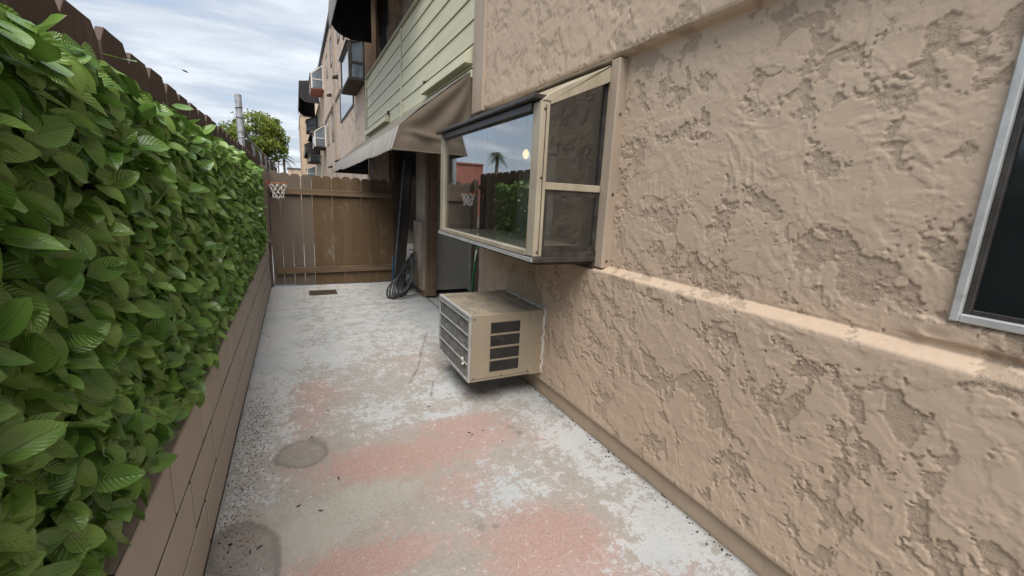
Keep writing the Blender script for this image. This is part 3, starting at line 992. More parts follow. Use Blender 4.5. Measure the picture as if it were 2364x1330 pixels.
# ------------------------------------------------------------------ second floor: corner board, balcony front
MB().box(1.625, 1.70, 4.032, 4.305, 2.30, 3.9).build('corner_board', 'trim_tan', bld, 0.006)
MB().box(1.66, 1.72, 4.306, 4.36, 2.30, 4.3).build('corner_board', 'siding', bld, 0.004)
ZB, ZT, YA, YM, YZ = 2.765, 4.10, 4.362, 7.70, 11.48


def balcony(parent, ya, yb, zb, zt, x, mid=None, boards=6, mats=('siding', 'siding_edge')):
    bf = MB().box(x+0.025, x+0.10, ya, yb, zb, zt).build('balcony_front', mats[1], parent)
    ph = (zt-zb)/boards
    cuts = [ya]+([mid] if mid else [])+[yb]
    for a, c_ in zip(cuts[:-1], cuts[1:]):
        for k in range(boards):
            MB().prism([(x+0.026, zb+k*ph+0.006), (x+0.026, zb+(k+1)*ph-0.006), (x+0.008, zb+(k+1)*ph-0.006), (x-0.002, zb+k*ph+0.006)], 'y', a+0.03, c_-0.03).build('siding_board', mats[0], bf)
    MB().box(x-0.035, x+0.11, ya-0.01, yb+0.03, zt+0.001, zt+0.045).build('cap_rail', mats[1], bf, 0.006)
    for y in cuts[1:-1]:
        MB().box(x-0.018, x+0.024, y-0.028, y+0.028, zb-0.02, zt).build('batten', mats[0], bf, 0.004)
    MB().box(x-0.03, x+0.024, yb-0.028, yb+0.12, zb-0.1, zt).build('batten', mats[1], bf, 0.004)
    return bf


bal = balcony(bld, YA, YZ, ZB, ZT, 1.665, YM)
for (ya, yb) in ((4.40, 6.12), (8.75, 11.35)):
    MB().prism([(1.663, 2.80), (1.575, 2.80), (1.585, 2.90), (1.663, 2.965)], 'y', ya, yb).build('ledge_box', 'siding', bal, 0.004)
    yk = yb+0.003 if ya < 5 else ya-0.05
    MB().box(1.62, 1.655, yk, yk+0.047, 2.93, 2.985).build('bracket', 'dark_metal', bal)
MB().box(1.63, 1.70, 4.362, YZ, 2.66, 2.735).build('beam', 'siding', bal, 0.004)
MB().box(1.66, 1.76, 4.362, 11.5, 2.45, 2.655).build('beam', 'trim_brown', bld)
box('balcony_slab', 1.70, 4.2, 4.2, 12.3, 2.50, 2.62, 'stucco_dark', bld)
# recess above the balcony front
box('balcony_wall', 2.55, 2.70, 4.3, 12.3, 2.63, 6.2, 'stucco_post', bld)
box('balcony_column', 1.66, 1.92, 11.62, 11.9, 2.77, 7.6, 'trim_brown', bld, 0.01)
box('balcony_ceiling', 1.60, 2.70, 4.3, 12.3, 6.2, 6.4, 'stucco_far', bld)
# upper wall above, between and beyond
box('upper_wall', 1.654, 2.0, -3.0, 11.49, 6.41, 8.4, 'stucco_far', bld)
box('upper_wall', 1.655, 2.0, -3.0, 4.30, 3.76, 6.405, 'stucco_far', bld)

# entry recess on the ground floor
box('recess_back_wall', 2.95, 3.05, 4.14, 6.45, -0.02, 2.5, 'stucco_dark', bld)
pn = box('recess_panel', 1.80, 2.395, 6.30, 6.34, 0.06, 2.45, 'grey_panel', bld)
box('panel_edge', 2.396, 2.435, 6.27, 6.335, 0.03, 2.45, 'white_paint', pn, 0.004)
box('recess_panel', 2.437, 2.95, 6.31, 6.36, 0.02, 2.45, 'trim_tan', bld)
box('recess_threshold', 1.80, 2.43, 6.345, 6.40, 0.0, 0.08, 'black_plastic', bld)
pst = box('door_post', 1.705, 1.80, 6.03, 6.13, 0.03, 2.45, 'post_wood', bld, 0.006)
box('post_trim', 1.655, 1.7045, 6.045, 6.10, 0.03, 2.45, 'post_wood', pst, 0.006)
for z in (0.18, 1.15, 1.75):
    MB().tube([(1.765, 6.031, z), (1.765, 6.024, z)], 0.013, 8).build('bolt', 'dark_metal', pst)


def rough_block(name, x0, x1, y0, y1, z0, z1, mat, parent, amp=0.006, step=0.025, seed=400):
    """box whose -x face is a rough plaster sheet"""
    Zs, Ys = np.meshgrid(lin(z0, z1, step), lin(y0, y1, step), indexing='ij')
    Xs = x0-amp*fbm(Ys*9, Zs*9, seed, 4, 0.6)
    o = grid_mesh(name, np.stack([Xs, Ys, Zs], -1), mat, parent, flip=True)
    MB().box(x0+amp, x1, y0, y1, z0, z1).build('core', mat, o)
    return o


rough_block('wall_stub', 1.640, 1.70, 6.102, 6.62, 1.10, 2.45, 'stucco_post', bld)
rough_block('wall_stub', 1.600, 1.70, 6.104, 6.60, 0.11, 1.098, 'stucco_post', bld, seed=430)
box('wall_base', 1.63, 1.70, 6.106, 6.62, 0.0, 0.108, 'trim_brown', bld)
# sliding doors and dark room under the balcony beyond the stub
box('patio_door', 1.80, 1.84, 6.62, 8.9, 0.05, 2.3, 'glass_dark', bld)
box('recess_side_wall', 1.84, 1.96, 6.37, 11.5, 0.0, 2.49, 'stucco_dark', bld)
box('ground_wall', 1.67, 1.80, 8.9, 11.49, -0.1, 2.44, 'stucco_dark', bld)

# ------------------------------------------------------------------ far part of the same building
fx = 1.672
box('far_wall', fx, 6.0, 11.91, 30.4, -0.1, 8.35, 'stucco_far', bld)
box('far_wall', fx+0.004, 6.0, 11.62, 11.912, -0.1, 2.768, 'stucco_far', bld)
box('roof_edge', fx-0.09, 6.0, -3.0, 30.45, 8.41, 8.62, 'roof_grey', bld, 0.01)
box('pilaster', fx-0.05, fx-0.001, 19.9, 20.55, 0.0, 8.34, 'trim_tan', bld)
box('pilaster', fx-0.05, fx-0.001, 29.9, 30.40, 0.0, 8.34, 'trim_tan', bld)
box('band_trim', fx-0.035, fx-0.001, 20.56, 26.6, 4.96, 5.08, 'trim_brown', bld)
box('band_trim', fx-0.035, fx-0.001, 17.9, 19.89, 4.96, 5.08, 'trim_brown', bld)


def flush_window(y0, y1, z0, z1, x=fx, mats=('trim_tan', 'glass_far')):
    f = MB()
    f.box(x-0.03, x-0.002, y0, y0+0.07, z0, z1).box(x-0.03, x-0.002, y1-0.07, y1, z0, z1)
    f.box(x-0.03, x-0.002, y0+0.07, y1-0.07, z0, z0+0.06).box(x-0.03, x-0.002, y0+0.07, y1-0.07, z1-0.06, z1)
    r = f.build('window', mats[0], bld)
    MB().box(x-0.016, x-0.003, y0+0.07, y1-0.07, z0+0.06, z1-0.06).build('pane', mats[1], r)
    return r


flush_window(14.1, 18.0, 3.92, 5.0, mats=('dark_metal', 'glass_far'))
flush_window(20.9, 21.7, 6.65, 7.75, mats=('trim_brown', 'glass_dark'))
flush_window(23.6, 24.5, 6.75, 7.75, mats=('trim_tan', 'glass_far'))
flush_window(21.3, 22.1, 3.62, 4.92, mats=('trim_brown', 'glass_dark'))
flush_window(24.2, 25.4, 3.72, 4.92, mats=('trim_tan', 'glass_far'))
flush_window(13.0, 16.4, 6.3, 7.6, mats=('dark_metal', 'glass_far'))
flush_window(17.6, 18.4, 6.7, 7.9, mats=('trim_brown', 'glass_dark'))
for y, z in ((18.75, 5.66), (22.05, 5.6), (18.95, 2.62), (23.0, 2.56)):
    MB().prism([(fx-0.002, z-0.05), (fx-0.20, z-0.06), (fx-0.20, z-0.01), (fx-0.002, z+0.07)], 'y', y-0.13, y+0.13).build('vent_hood', 'dark_metal', bld)
garden_window(bld, 11.68, 13.6, 1.285, fx, 4.13, 4.92, 5.12, False, 'bronze', 'glass_far', 'old_wood_dark')
garden_window(bld, 26.9, 29.2, 1.05, fx, 6.75, 7.45, 8.0, False, 'white_paint', 'glass_far', 'red_brick')
garden_window(bld, 26.6, 28.9, 1.08, fx, 3.75, 4.5, 4.95, False, 'white_paint', 'glass_far', 'old_wood_dark')
# next bay: second balcony stack
box('far_wall', fx+0.5, 6.0, 30.5, 44.0, -0.1, 8.35, 'stucco_far', bld)
b2 = balcony(bld, 30.5, 39.5, 5.35, 6.85, 1.70, None, 6)
b3 = balcony(bld, 30.5, 39.5, 2.2, 3.6, 1.70, None, 6)
box('far_wall', fx, 6.0, 40.0, 43.9, -0.1, 8.35, 'stucco_far', bld)
for y0, z0 in ((35.5, 5.5), (36.5, 3.4), (40.4, 2.3), (33.0, 3.3)):
    garden_window(bld, y0, y0+2.0, 0.98, fx+0.02, z0, z0+0.75, z0+1.1, False, 'white_paint' if z0 < 5 else 'bronze', 'glass_far', 'old_wood_dark')


# ------------------------------------------------------------------ awnings
def awning(label, ya, yb, x_w, z_w, x_f, z_f, z_v, lean, mat, shade_sheet, cat='awning', group=None, wr=1.0, seed=500, rnd=0.0):
    """sloping canopy with hanging front valance and closed ends, real cloth folds"""
    root = thing('awning', label, cat, group)
    Ln = yb-ya
    # top sheet
    a, yy = np.meshgrid(np.linspace(0, 1, 14), np.linspace(ya, yb, 90), indexing='ij')
    sag = 0.012*np.sin(np.pi*a)*wr
    T = np.stack([x_w+(x_f-x_w)*a, yy, z_w+(z_f-z_w)*a+sag+0.01*fbm(yy*2, a*4, seed, 3)*np.sin(np.pi*a)], -1)
    grid_mesh('canopy', T, mat, root)
    T2 = T.copy()
    T2[..., 2] -= 0.012
    grid_mesh('shade_sheet', T2, shade_sheet, root, flip=True)  # black inner sheet added to paint in the shade under the fabric
    # front valance with vertical ripples
    bq, yy = np.meshgrid(np.linspace(0, 1, 9), np.linspace(ya, yb, int(Ln*34)), indexing='ij')
    rip = 0.55*(0.010*np.sin(yy*38+3*fbm(yy*1.5, bq*0+1, seed+3, 2))+0.013*fbm(yy*5.5, bq*0.7, seed+5, 3))*(0.25+0.75*bq)*wr
    hem = 0.018*fbm(yy*0.8, bq*0, seed+9, 2)*bq
    tq = np.clip((np.maximum(yy-(yb-rnd), ya+rnd-yy))/max(rnd, 1e-6), 0, 1) if rnd else 0*yy
    lift = rnd*(1-np.sqrt(np.clip(1-tq*tq, 0, 1)))
    F = np.stack([x_f-lean*bq+rip, yy, z_f-(z_f-z_v-lift)*bq+hem], -1)
    grid_mesh('valance', F, mat, root)
    F2 = F.copy()
    F2[..., 0] += 0.008
    F2[..., 1] = np.clip(F2[..., 1], ya+0.01, yb-0.01)
    grid_mesh('shade_sheet', F2, shade_sheet, root, flip=True)
    MB().tube([tuple(q) for q in F[-1, ::3]], 0.007, 6).build('hem', mat, root)
    # closed ends
    for ye, sg in ((ya, -1), (yb, 1)):
        u, v = np.meshgrid(np.linspace(0, 1, 46), np.linspace(0, 1, 30), indexing='ij')
        zt = z_f+(z_w-z_f)*u
        xx = x_f+(x_w-x_f)*u-lean*(1-u)*np.clip((z_f-(zt+(z_v-zt)*v))/(z_f-z_v), 0, 1)
        zvu = z_v+(rnd*(1-np.sqrt(np.clip(1-np.clip(1-u*(x_w-x_f)/max(rnd, 1e-6), 0, 1)**2, 0, 1))) if rnd else 0*u)
        zz = zt+(zvu-zt)*v
        # folds fan out from the upper corner at the wall, and a slack crease runs along the frame bar
        ang = np.arctan2(x_w-xx+0.05, np.maximum(z_w-zz, 0.0)+0.02)
        rad = np.hypot(x_w-xx, z_w-zz)
        inside = np.sin(np.pi*np.clip(u, 0, 1))**0.5
        fold = 0.026*np.sin(ang*17+1.2*fbm(xx*2, zz*2, seed+21, 2))*np.clip(rad*1.1, 0, 1)*sstep(zz, z_f-0.06, z_f+0.10)
        bar_z = z_f-0.07*u*(1-u)*4-0.02+0.03*fbm(u*4, u*0, seed+23, 2)
        crease = 0.020*np.exp(-((zz-bar_z)/0.03)**2)*inside
        low = sstep(-zz, -bar_z, -(bar_z-0.10))
        flap = (0.012+0.020*fbm(xx*6, zz*1.5, seed+25, 3)+0.016*np.sin((xx-x_f)*16+5*(zz-z_v)))*low
        E_ = np.stack([xx, ye+sg*wr*(fold+crease+flap)*np.clip(u*6, 0.2, 1)*np.clip((1-u)*8+0.15, 0, 1), zz], -1)
        grid_mesh('end_panel', E_, mat, root, flip=(sg > 0))
        E2 = E_.copy()
        E2[..., 1] -= sg*0.008
        grid_mesh('shade_sheet', E2, shade_sheet, root, flip=(sg < 0))
        MB().tube([tuple(q) for q in E_[::3, -1]]+[tuple(E_[-1, -1])], 0.007, 6).build('hem', mat, root)
        MB().tube([(x_f+0.02, ye-sg*0.02, z_f-0.03), (x_w, ye-sg*0.02, z_f-0.03)], 0.012, 6).build('frame_bar', 'dark_metal', root)
    MB().tube([(x_f+0.02, ya+0.03, z_f-0.03), (x_f+0.02, yb-0.03, z_f-0.03)], 0.012, 6).build('frame_bar', 'dark_metal', root)
    return root


aw = awning('long brown fabric awning under the green balcony front', 4.375, 11.42, 1.652, 2.735, 0.925, 2.135, 1.905, 0.07, 'awning_brown', 'drape_black', wr=1.05)
MB().tube([(1.0, 6.58, 2.14), (1.0, 6.56, 1.95), (1.005, 6.55, 1.93), (1.0, 6.54, 1.73)], [0.006, 0.006, 0.013, 0.010], 8).build('crank_rod', 'galvanised', aw)
ab = awning('black rounded awning above the green balcony, high on the stucco building', 6.3, 10.62, 1.655, 6.10, 0.84, 5.55, 4.66, 0.04, 'awning_black', 'drape_black', wr=0.7, seed=600, rnd=0.42)
aw3 = awning('small black awning on the third storey of the far balconies', 31.5, 37.5, 1.66, 8.1, 0.55, 7.95, 6.75, 0.05, 'awning_black', 'drape_black', wr=1, seed=640, rnd=0.5)
aw4 = awning('dark awning over the far ground-floor balcony, below the brown one', 32.5, 38.5, 1.66, 4.75, 0.80, 4.35, 3.75, 0.05, 'awning_black', 'drape_black', wr=1, seed=660, rnd=0.2)
aw5 = awning('thin brown awning between the two far balconies', 30.6, 36.5, 1.68, 5.30, 1.05, 4.95, 4.86, 0.02, 'awning_brown', 'drape_black', wr=1, seed=680)

# torn black shade cloth hanging beside the balcony recess
dr = thing('torn_shade_cloth', 'tattered black shade cloth hanging in the upper balcony opening', 'cloth')
a, bq = np.meshgrid(np.linspace(0, 1, 24), np.linspace(0, 1, 60), indexing='ij')
ragged = 0.10*fbm(bq*9, a*0+3, 700, 4)
Pd = np.stack([1.73+0.03*np.sin(a*15)+0.03*fbm(a*4, bq*6, 710, 3), 9.15+(1.55-0.75*bq+ragged)*a+0*bq, 6.15-2.02*bq], -1)
grid_mesh('cloth', Pd, 'drape_black', dr)
Pe = np.stack([Pd[0, :, 0]-0.01+0.0*Pd[0, :, 0], Pd[0, :, 1], Pd[0, :, 2]], -1)
Pe2 = Pe.copy()
Pe2[:, 1] -= 0.05+0.04*np.abs(fbm(np.linspace(0, 1, 60)*14, np.zeros(60), 720, 3))
grid_mesh('frayed_edge', np.stack([Pe, Pe2], 0), 'drape_pale', dr)

# ------------------------------------------------------------------ air conditioner
ac = thing('window_air_conditioner', 'weathered beige air conditioner box sticking out of the stucco wall', 'air conditioner')
AX0, AX1, AY0, AY1, AZ0, AZ1 = 1.045, 1.655, 2.685, 3.395, 0.190, 0.690
shell = MB().box(AX0+0.016, 1.66, AY0, AY1, AZ0, AZ1).build('casing', 'ac_enamel', ac, 0.004)
MB().box(1.545, 1.66, AY0-0.004, AY1+0.004, AZ0-0.004, AZ1+0.004).build('wall_sleeve', 'ac_enamel', ac, 0.003)
# caulk bead round the sleeve
cb = []
for (y0, z0), (y1, z1) in (((AY0-0.004, AZ0-0.01), (AY0-0.004, AZ1+0.006)), ((AY0-0.004, AZ1+0.006), (AY1, AZ1+0.006))):
    n = 22
    cb += [(1.642+0.006*math.sin(i*1.9)+0.004*math.sin(i*5.1), y0+(y1-y0)*i/n, z0+(z1-z0)*i/n) for i in range(n)]
MB().tube(cb, [0.009+0.004*abs(math.sin(i*2.7)) for i in range(len(cb))], 6).build('caulk_bead', 'caulk', ac, smooth=True)
# finned coil face towards the passage
MB().box(AX0+0.008, AX0+0.0155, AY0+0.02, AY1-0.02, AZ0+0.02, AZ1-0.04).build('coil', 'black_plastic', ac)
fn = MB()
for i in range(84):
    y = AY0+0.024+i*(AY1-AY0-0.048)/83
    fn.box(AX0+0.003, AX0+0.0078, y-0.0016, y+0.0016, AZ0+0.02, AZ1-0.04)
fn.build('coil_fins', 'ac_fin', ac)
fr = MB()
fr.box(AX0-0.004, AX0+0.015, AY0, AY0+0.022, AZ0, AZ1-0.001).box(AX0-0.004, AX0+0.015, AY1-0.022, AY1, AZ0, AZ1-0.001)
fr.box(AX0-0.004, AX0+0.015, AY0+0.022, AY1-0.022, AZ0, AZ0+0.022).box(AX0-0.004, AX0+0.015, AY0+0.022, AY1-0.022, AZ1-0.026, AZ1-0.001)
fr.build('front_frame', 'ac_front_frame', ac, 0.003)
MB().box(AX0-0.007, AX0+0.002, AY0+0.023, AY1-0.023, AZ1-0.046, AZ1-0.034).build('front_bar', 'ac_front_frame', ac)
for k in range(1, 4):
    z = AZ0+0.022+k*(AZ1-AZ0-0.064)/4
    MB().box(AX0-0.006, AX0+0.002, AY0+0.022, AY1-0.022, z-0.007, z+0.007).build('front_bar', 'ac_front_frame', ac, 0.002)
MB().tube([(AX0-0.014, 2.80, 0.335), (AX0-0.004, 2.80, 0.335)], 0.016, 14).build('plastic_clip', 'white_paint', ac)
MB().tube([(AX0-0.012, 2.79, 0.31), (AX0-0.004, 2.78, 0.30)], 0.009, 8).build('clip_tail', 'white_paint', ac)
# louvred side vents: four rows of narrow slots
vx0, vx1 = 1.205, 1.440
zrow = [(0.255, 0.335), (0.352, 0.432), (0.449, 0.529), (0.546, 0.626)]
for z0, z1 in zrow:
    vp = MB().box(vx0, vx1, AY0-0.0015, AY0+0.004, z0, z1).build('side_vent', 'black_plastic', ac)
    lv = MB()
    for i in range(26):
        x = vx0+0.004+i*(vx1-vx0-0.008)/25
        lv.add([(x-0.0016, AY0-0.002, z0+0.002), (x+0.0016, AY0-0.006, z0+0.002), (x+0.0016, AY0-0.006, z1-0.002), (x-0.0016, AY0-0.002, z1-0.002),
                (x+0.0022, AY0-0.002, z0+0.002), (x+0.0022, AY0-0.002, z1-0.002)], [(0, 1, 2, 3), (1, 4, 5, 2)])
    lv.build('louvres', 'bronze', vp)
MB().box(vx0-0.006, vx0-0.001, AY0-0.003, AY0+0.002, 0.25, 0.632).build('vent_edge', 'ac_enamel', ac)
for sx, sz in ((1.08, 0.66), (1.08, 0.22), (1.52, 0.66), (1.52, 0.22), (1.30, 0.215)):
    MB().tube([(sx, AY0+0.002, sz), (sx, AY0-0.003, sz)], 0.006, 8).build('screw', 'grate_rust', ac)
MB().box(AX0+0.018, 1.543, AY0-0.0012, AY0+0.002, 0.2095, 0.2115).build('seam', 'dark_metal', ac)
MB().box(1.10, 1.64, AY0+0.15, AY0+0.19, 0.150, AZ0-0.001).build('support_leg', 'dark_metal', ac)

# ------------------------------------------------------------------ block wall on the left
bw = thing('block_wall', 'low taupe painted concrete block wall under the leaf panel', 'wall')
MB().box(-0.575, -0.3885, -0.6, 7.44, -0.05, 0.665).build('mortar', 'mortar', bw)
bm_ = MB().box(-0.19/2, 0.19/2, -0.2215, 0.2215, -0.1005, 0.1005).build('block', 'block_paint', None, 0.005, mesh_only=True)
hb_ = MB().box(-0.19/2, 0.19/2, -0.11, 0.11, -0.1015, 0.1015).build('block', 'block_paint', None, 0.005, mesh_only=True)
random.seed(5)
for k, (zc_, y0) in enumerate(((0.135, 1.91), (0.350, 1.72), (0.565, 1.97))):
    y = y0-0.4575*5
    while y < 7.35:
        c0, c1 = y, y+0.4575
        if c1 > -0.4 and c1 < 7.46:
            o = link('block', bm_, None, bw)
            o.location = (-0.48+random.uniform(-0.0015, 0.0015), (c0+c1)/2, zc_)
            o.rotation_euler = (random.uniform(-.003, .003), 0, random.uniform(-.004, .004))
        elif c0 < 7.2 < c1:
            o = link('block', hb_, None, bw)
            o.location = (-0.48, c0+0.114, zc_)
        y += 0.4575

# ------------------------------------------------------------------ wooden fence on the wall
fence = thing('wooden_fence', 'dark brown dog-eared picket fence standing on the block wall', 'fence')
random.seed(8)


def picket_mesh(name, w, h, th, ear, mat, seed=0):
    """face in the y-z plane, thickness along x, bottom at z=0"""
    return MB().prism([(-w/2, 0), (w/2, 0), (w/2, h-ear), (w/2-ear*0.85, h), (-w/2+ear*0.85, h), (-w/2, h-ear)], 'x', 0, th).build(name, mat, None, 0.0015, mesh_only=True)


pm = picket_mesh('picket', 0.222, 1.243, 0.02, 0.042, 'fence_paint')
y = 1.555-0.232*9
while y < 7.35:
    o = link('picket', pm, None, fence)
    zz_ = 0.668+random.uniform(-0.006, 0.008)-0.012*max(0, y-2)
    o.location = (-0.480+random.uniform(-0.002, 0.002), y, max(zz_, 0.668) if y < 2 else zz_)
    o.location.z = 0.667
    o.scale = (1, 1, 1.0+random.uniform(-0.005, 0.006)-0.0030*max(0, y-2))
    o.rotation_euler = (random.uniform(-0.006, 0.006), 0, 0)
    y += 0.232
for z in (0.85, 1.62):
    MB().box(-0.522, -0.4835, -0.5, 7.36, z, z+0.085).build('rail', 'fence_paint', fence)
for y in (0.2, 2.4, 4.6, 6.7):
    MB().box(-0.574, -0.5225, y, y+0.088, 0.666, 1.70).build('post', 'fence_paint', fence)
pst2 = MB().box(-0.437, -0.352, 7.255, 7.325, 0.667, 1.785).build('post', 'gate_new', fence, 0.004)
box('post', -0.384, -0.352, 7.345, 7.41, 0.0, 1.74, 'gate_new', fence, 0.003)

# ------------------------------------------------------------------ gate across the passage
gate = thing('wooden_gate', 'brown weathered dog-eared board gate across the end of the passage', 'gate')
random.seed(21)
GY = 7.365
gm1 = MB().prism([(-0.0705, 0), (0.0705, 0), (0.0705, 1.645), (0.036, 1.68), (-0.036, 1.68), (-0.0705, 1.645)], 'y', 0, 0.018).build('board', 'gate_old', None, 0.0015, mesh_only=True)
gm2 = gm1.copy()
gm2.materials.clear()
gm2.materials.append(MAT['gate_new'])
xg = -0.345
k = 0
while xg < 1.40:
    o = link('board', gm2 if k < 4 else gm1, None, gate)
    gapw = [0.002, 0.0035, 0.004, 0.004, 0.001, 0.001, 0.003, 0.001, 0.001, 0.001, 0.001, 0.001, 0.001, 0.001][k % 14]
    o.location = (xg+0.0705, GY+random.uniform(0, 0.003), 0.028-0.012*(k > 3)+random.uniform(-0.006, 0.004))
    o.rotation_euler = (0, random.uniform(-0.0018, 0.0018), 0)
    o.scale = (1, 1, 1+random.uniform(-0.004, 0.004)-(0.02 if k == 0 else 0)*-0.6)
    xg += 0.141+gapw
    k += 1
# the upper rail is spliced at its left end with a paler offcut
MB().box(-0.19, 1.432, GY-0.040, GY-0.003, 1.402, 1.488).build('rail', 'rail_wood', gate, 0.003)
MB().box(-0.345, -0.192, GY-0.038, GY-0.003, 1.408, 1.486).build('rail', 'gate_new', gate, 0.003)
rl = MB().bar((-0.300, GY-0.0215, 0.243), (1.432, GY-0.0215, 0.262), 0.037, 0.094).build('rail', 'rail_wood', gate, 0.003)
for x in (-0.26, 0.3, 0.9, 1.3):
    for z in (1.425, 1.465):
        MB().tube([(x, GY-0.0405, z), (x, GY-0.043, z)], 0.004, 6).build('nail', 'grate_rust', gate)
box('gate_stop', 1.445, 1.50, GY-0.03, GY+0.05, 0.0, 2.2, 'old_wood_dark', gate)

# ------------------------------------------------------------------ basketball hoop
hp = thing('basketball_hoop', 'small orange hoop with white net fixed to the fence post by the gate', 'basketball hoop')
hc = Vector((-0.215, 7.165, 1.548))
hr = 0.118
MB().tube([hc+Vector((hr*math.cos(i*math.pi/14), hr*math.sin(i*math.pi/14), 0)) for i in range(28)], 0.006, 8, closed=True).build('rim', 'hoop_orange', hp, smooth=True)
MB().bar(hc+Vector((-0.135, 0.09, 0)), hc+Vector((-0.09, 0.06, 0)), 0.05, 0.008).build('bracket', 'hoop_orange', hp)
MB().box(-0.3515, -0.343, 7.20, 7.30, 1.50, 1.60).build('mount_plate', 'hoop_orange', hp)
MB().bar((-0.345, 7.255, 1.548), hc+Vector((-0.085, 0.06, 0)), 0.03, 0.01).build('bracket', 'hoop_orange', hp)
ncol = 8
rows = [(0.0, 1.0), (0.055, 0.86), (0.11, 0.66), (0.165, 0.60), (0.205, 0.66)]


def netp(i, j):
    zz_, q = rows[j]
    a = 2*math.pi*(i+0.5*(j % 2))/ncol
    return hc+Vector((math.cos(a)*hr*q, math.sin(a)*hr*q, -zz_-0.004-0.012*math.sin(i*3.7+j)))


nb = MB()
for j in range(len(rows)-1):
    for i in range(ncol):
        A = netp(i, j)
        for di in ((0, -1) if j % 2 == 0 else (0, 1)):
            B_ = netp(i+di, j+1)
            mid = (A+B_)/2+Vector((0, 0, -0.006))
            nb.tube([A, mid, B_], 0.0042, 5)
nb.build('net', 'net_cord', hp, smooth=True)

# ------------------------------------------------------------------ things leaning in the corner by the gate
scd = thing('screen_door', 'dark sliding screen door leaning in the corner beside the gate', 'screen door')
# leaning frame: bottom out on the floor, top against the wall by the beam
b0, b1 = Vector((1.435, 7.27, 0.012)), Vector((1.415, 6.56, 0.012))
t0, t1 = Vector((1.60, 7.18, 2.02)), Vector((1.60, 6.66, 2.02))
MB().bar(b0, t0, 0.03, 0.05, (0, 1, 0)).build('stile', 'galvanised', scd)
MB().bar(b1, t1, 0.03, 0.05, (0, 1, 0)).build('stile', 'dark_metal', scd)
MB().bar(b0+Vector((0, 0, .03)), b1+Vector((0, 0, .03)), 0.03, 0.06).build('rail', 'blue_vinyl', scd)
MB().bar(t0, t1, 0.03, 0.05).build('rail', 'dark_metal', scd)
nrm = (b1-b0).cross(t0-b0).normalized()*0.004
MB().add([b0+nrm, b1+nrm, t1+nrm, t0+nrm, b0-nrm, b1-nrm, t1-nrm, t0-nrm], [(0, 1, 2, 3), (7, 6, 5, 4), (0, 4, 5, 1), (1, 5, 6, 2), (2, 6, 7, 3), (3, 7, 4, 0)]).build('mesh_panel', 'screen_mesh', scd)
vy = MB()
for s0, s1, r0 in ((0.12, 0.22, 0.02), (0.22, 0.5, 0.016)):
    vy.tube([b0.lerp(t0, 0.005)+Vector((-0.02, -0.02, s)) for s in (0.0, 0.1, 0.25, 0.45)], [r0, r0*1.1, r0, r0*0.6], 8)
vy.build('vinyl_strip', 'blue_vinyl', scd, smooth=True)

hs = thing('garden_hose', 'coiled black garden hose hanging from the tap by the door post', 'garden hose')
tap = Vector((1.565, 6.42, 0.62))
MB().tube([tap+Vector((0.04, 0, 0)), tap, tap+Vector((-0.03, -0.02, -0.02))], [0.02, 0.026, 0.02], 10).build('tap', 'brass', hs, smooth=True)
MB().tube([tap+Vector((-0.01, -0.01, 0.02)), tap+Vector((-0.015, -0.012, 0.055))], 0.008, 8).build('tap_stem', 'brass', hs)
MB().tube([tap+Vector((-0.04+0.035*math.cos(a), -0.012+0.035*math.sin(a), 0.055)) for a in np.linspace(0, 6.283, 12)[:-1]], 0.008, 6, closed=True).build('tap_wheel', 'brass', hs, smooth=True)
MB().tube([tap+Vector((-0.03, -0.02, -0.02)), tap+Vector((-0.06, -0.03, -0.08)), tap+Vector((-0.075, -0.04, -0.18)), tap+Vector((-0.08, -0.04, -0.24))], [0.022, 0.028, 0.028, 0.026], 10).build('hose_grip', 'hose_rubber', hs, smooth=True)
MB().tube([tap+Vector((-0.08, -0.04, -0.24)), tap+Vector((-0.08, -0.04, -0.27))], 0.022, 10).build('coupling', 'chrome', hs)
random.seed(17)
for q in range(9):
    cxy = (1.47-0.012*q+random.uniform(-.02, .02), 6.36-0.012*q+random.uniform(-.02, .02))
    hgt = 0.285+random.uniform(-0.03, 0.02)-0.012*q
    wid = 0.085+0.010*q+random.uniform(-.02, .02)
    tilt = 0.22+0.038*q
    pts = []
    for i in range(40):
        a = 2*math.pi*i/40
        u = wid*math.sin(a)
        v = hgt*math.cos(a)
        zz_ = hgt+0.012+v
        lean = (1-(zz_/(2*hgt)))*tilt
        pts.append((cxy[0]+0.06-0.75*lean*0.75+0.55*u*0.8, cxy[1]+0.02-0.75*lean*0.4-u*0.9, max(0.012, zz_+0.01*math.sin(3*a+q))))
    MB().tube(pts, 0.0125, 8, closed=True).build('hose_loop', 'hose_rubber', hs, smooth=True)
MB().tube([(1.50, 6.36, 0.33), (1.475, 6.33, 0.30), (1.455, 6.31, 0.27)], [0.022, 0.02, 0.012], 10).build('nozzle', 'chrome', hs, smooth=True)

bro = thing('broom', 'green broom handle leaning at the end of the stucco wall', 'broom')
MB().tube([(1.742, 4.50, 0.12), (1.760, 4.46, 0.60), (1.785, 4.42, 1.0)], 0.013, 10).build('handle', 'green_paint', bro, smooth=True)
MB().tube([(1.772, 4.4415, 0.80), (1.780, 4.4285, 0.92)], 0.0138, 10).build('label_band', 'white_paint', bro)
MB().tube([(1.785, 4.42, 1.0), (1.795, 4.404, 1.16)], 0.014, 10).build('grip', 'black_plastic', bro, smooth=True)
MB().prism([(1.66+0.03, 0.0), (1.80, 0.0), (1.77, 0.13), (1.715, 0.13)], 'y', 4.46, 4.53).build('brush', 'rail_wood', bro)

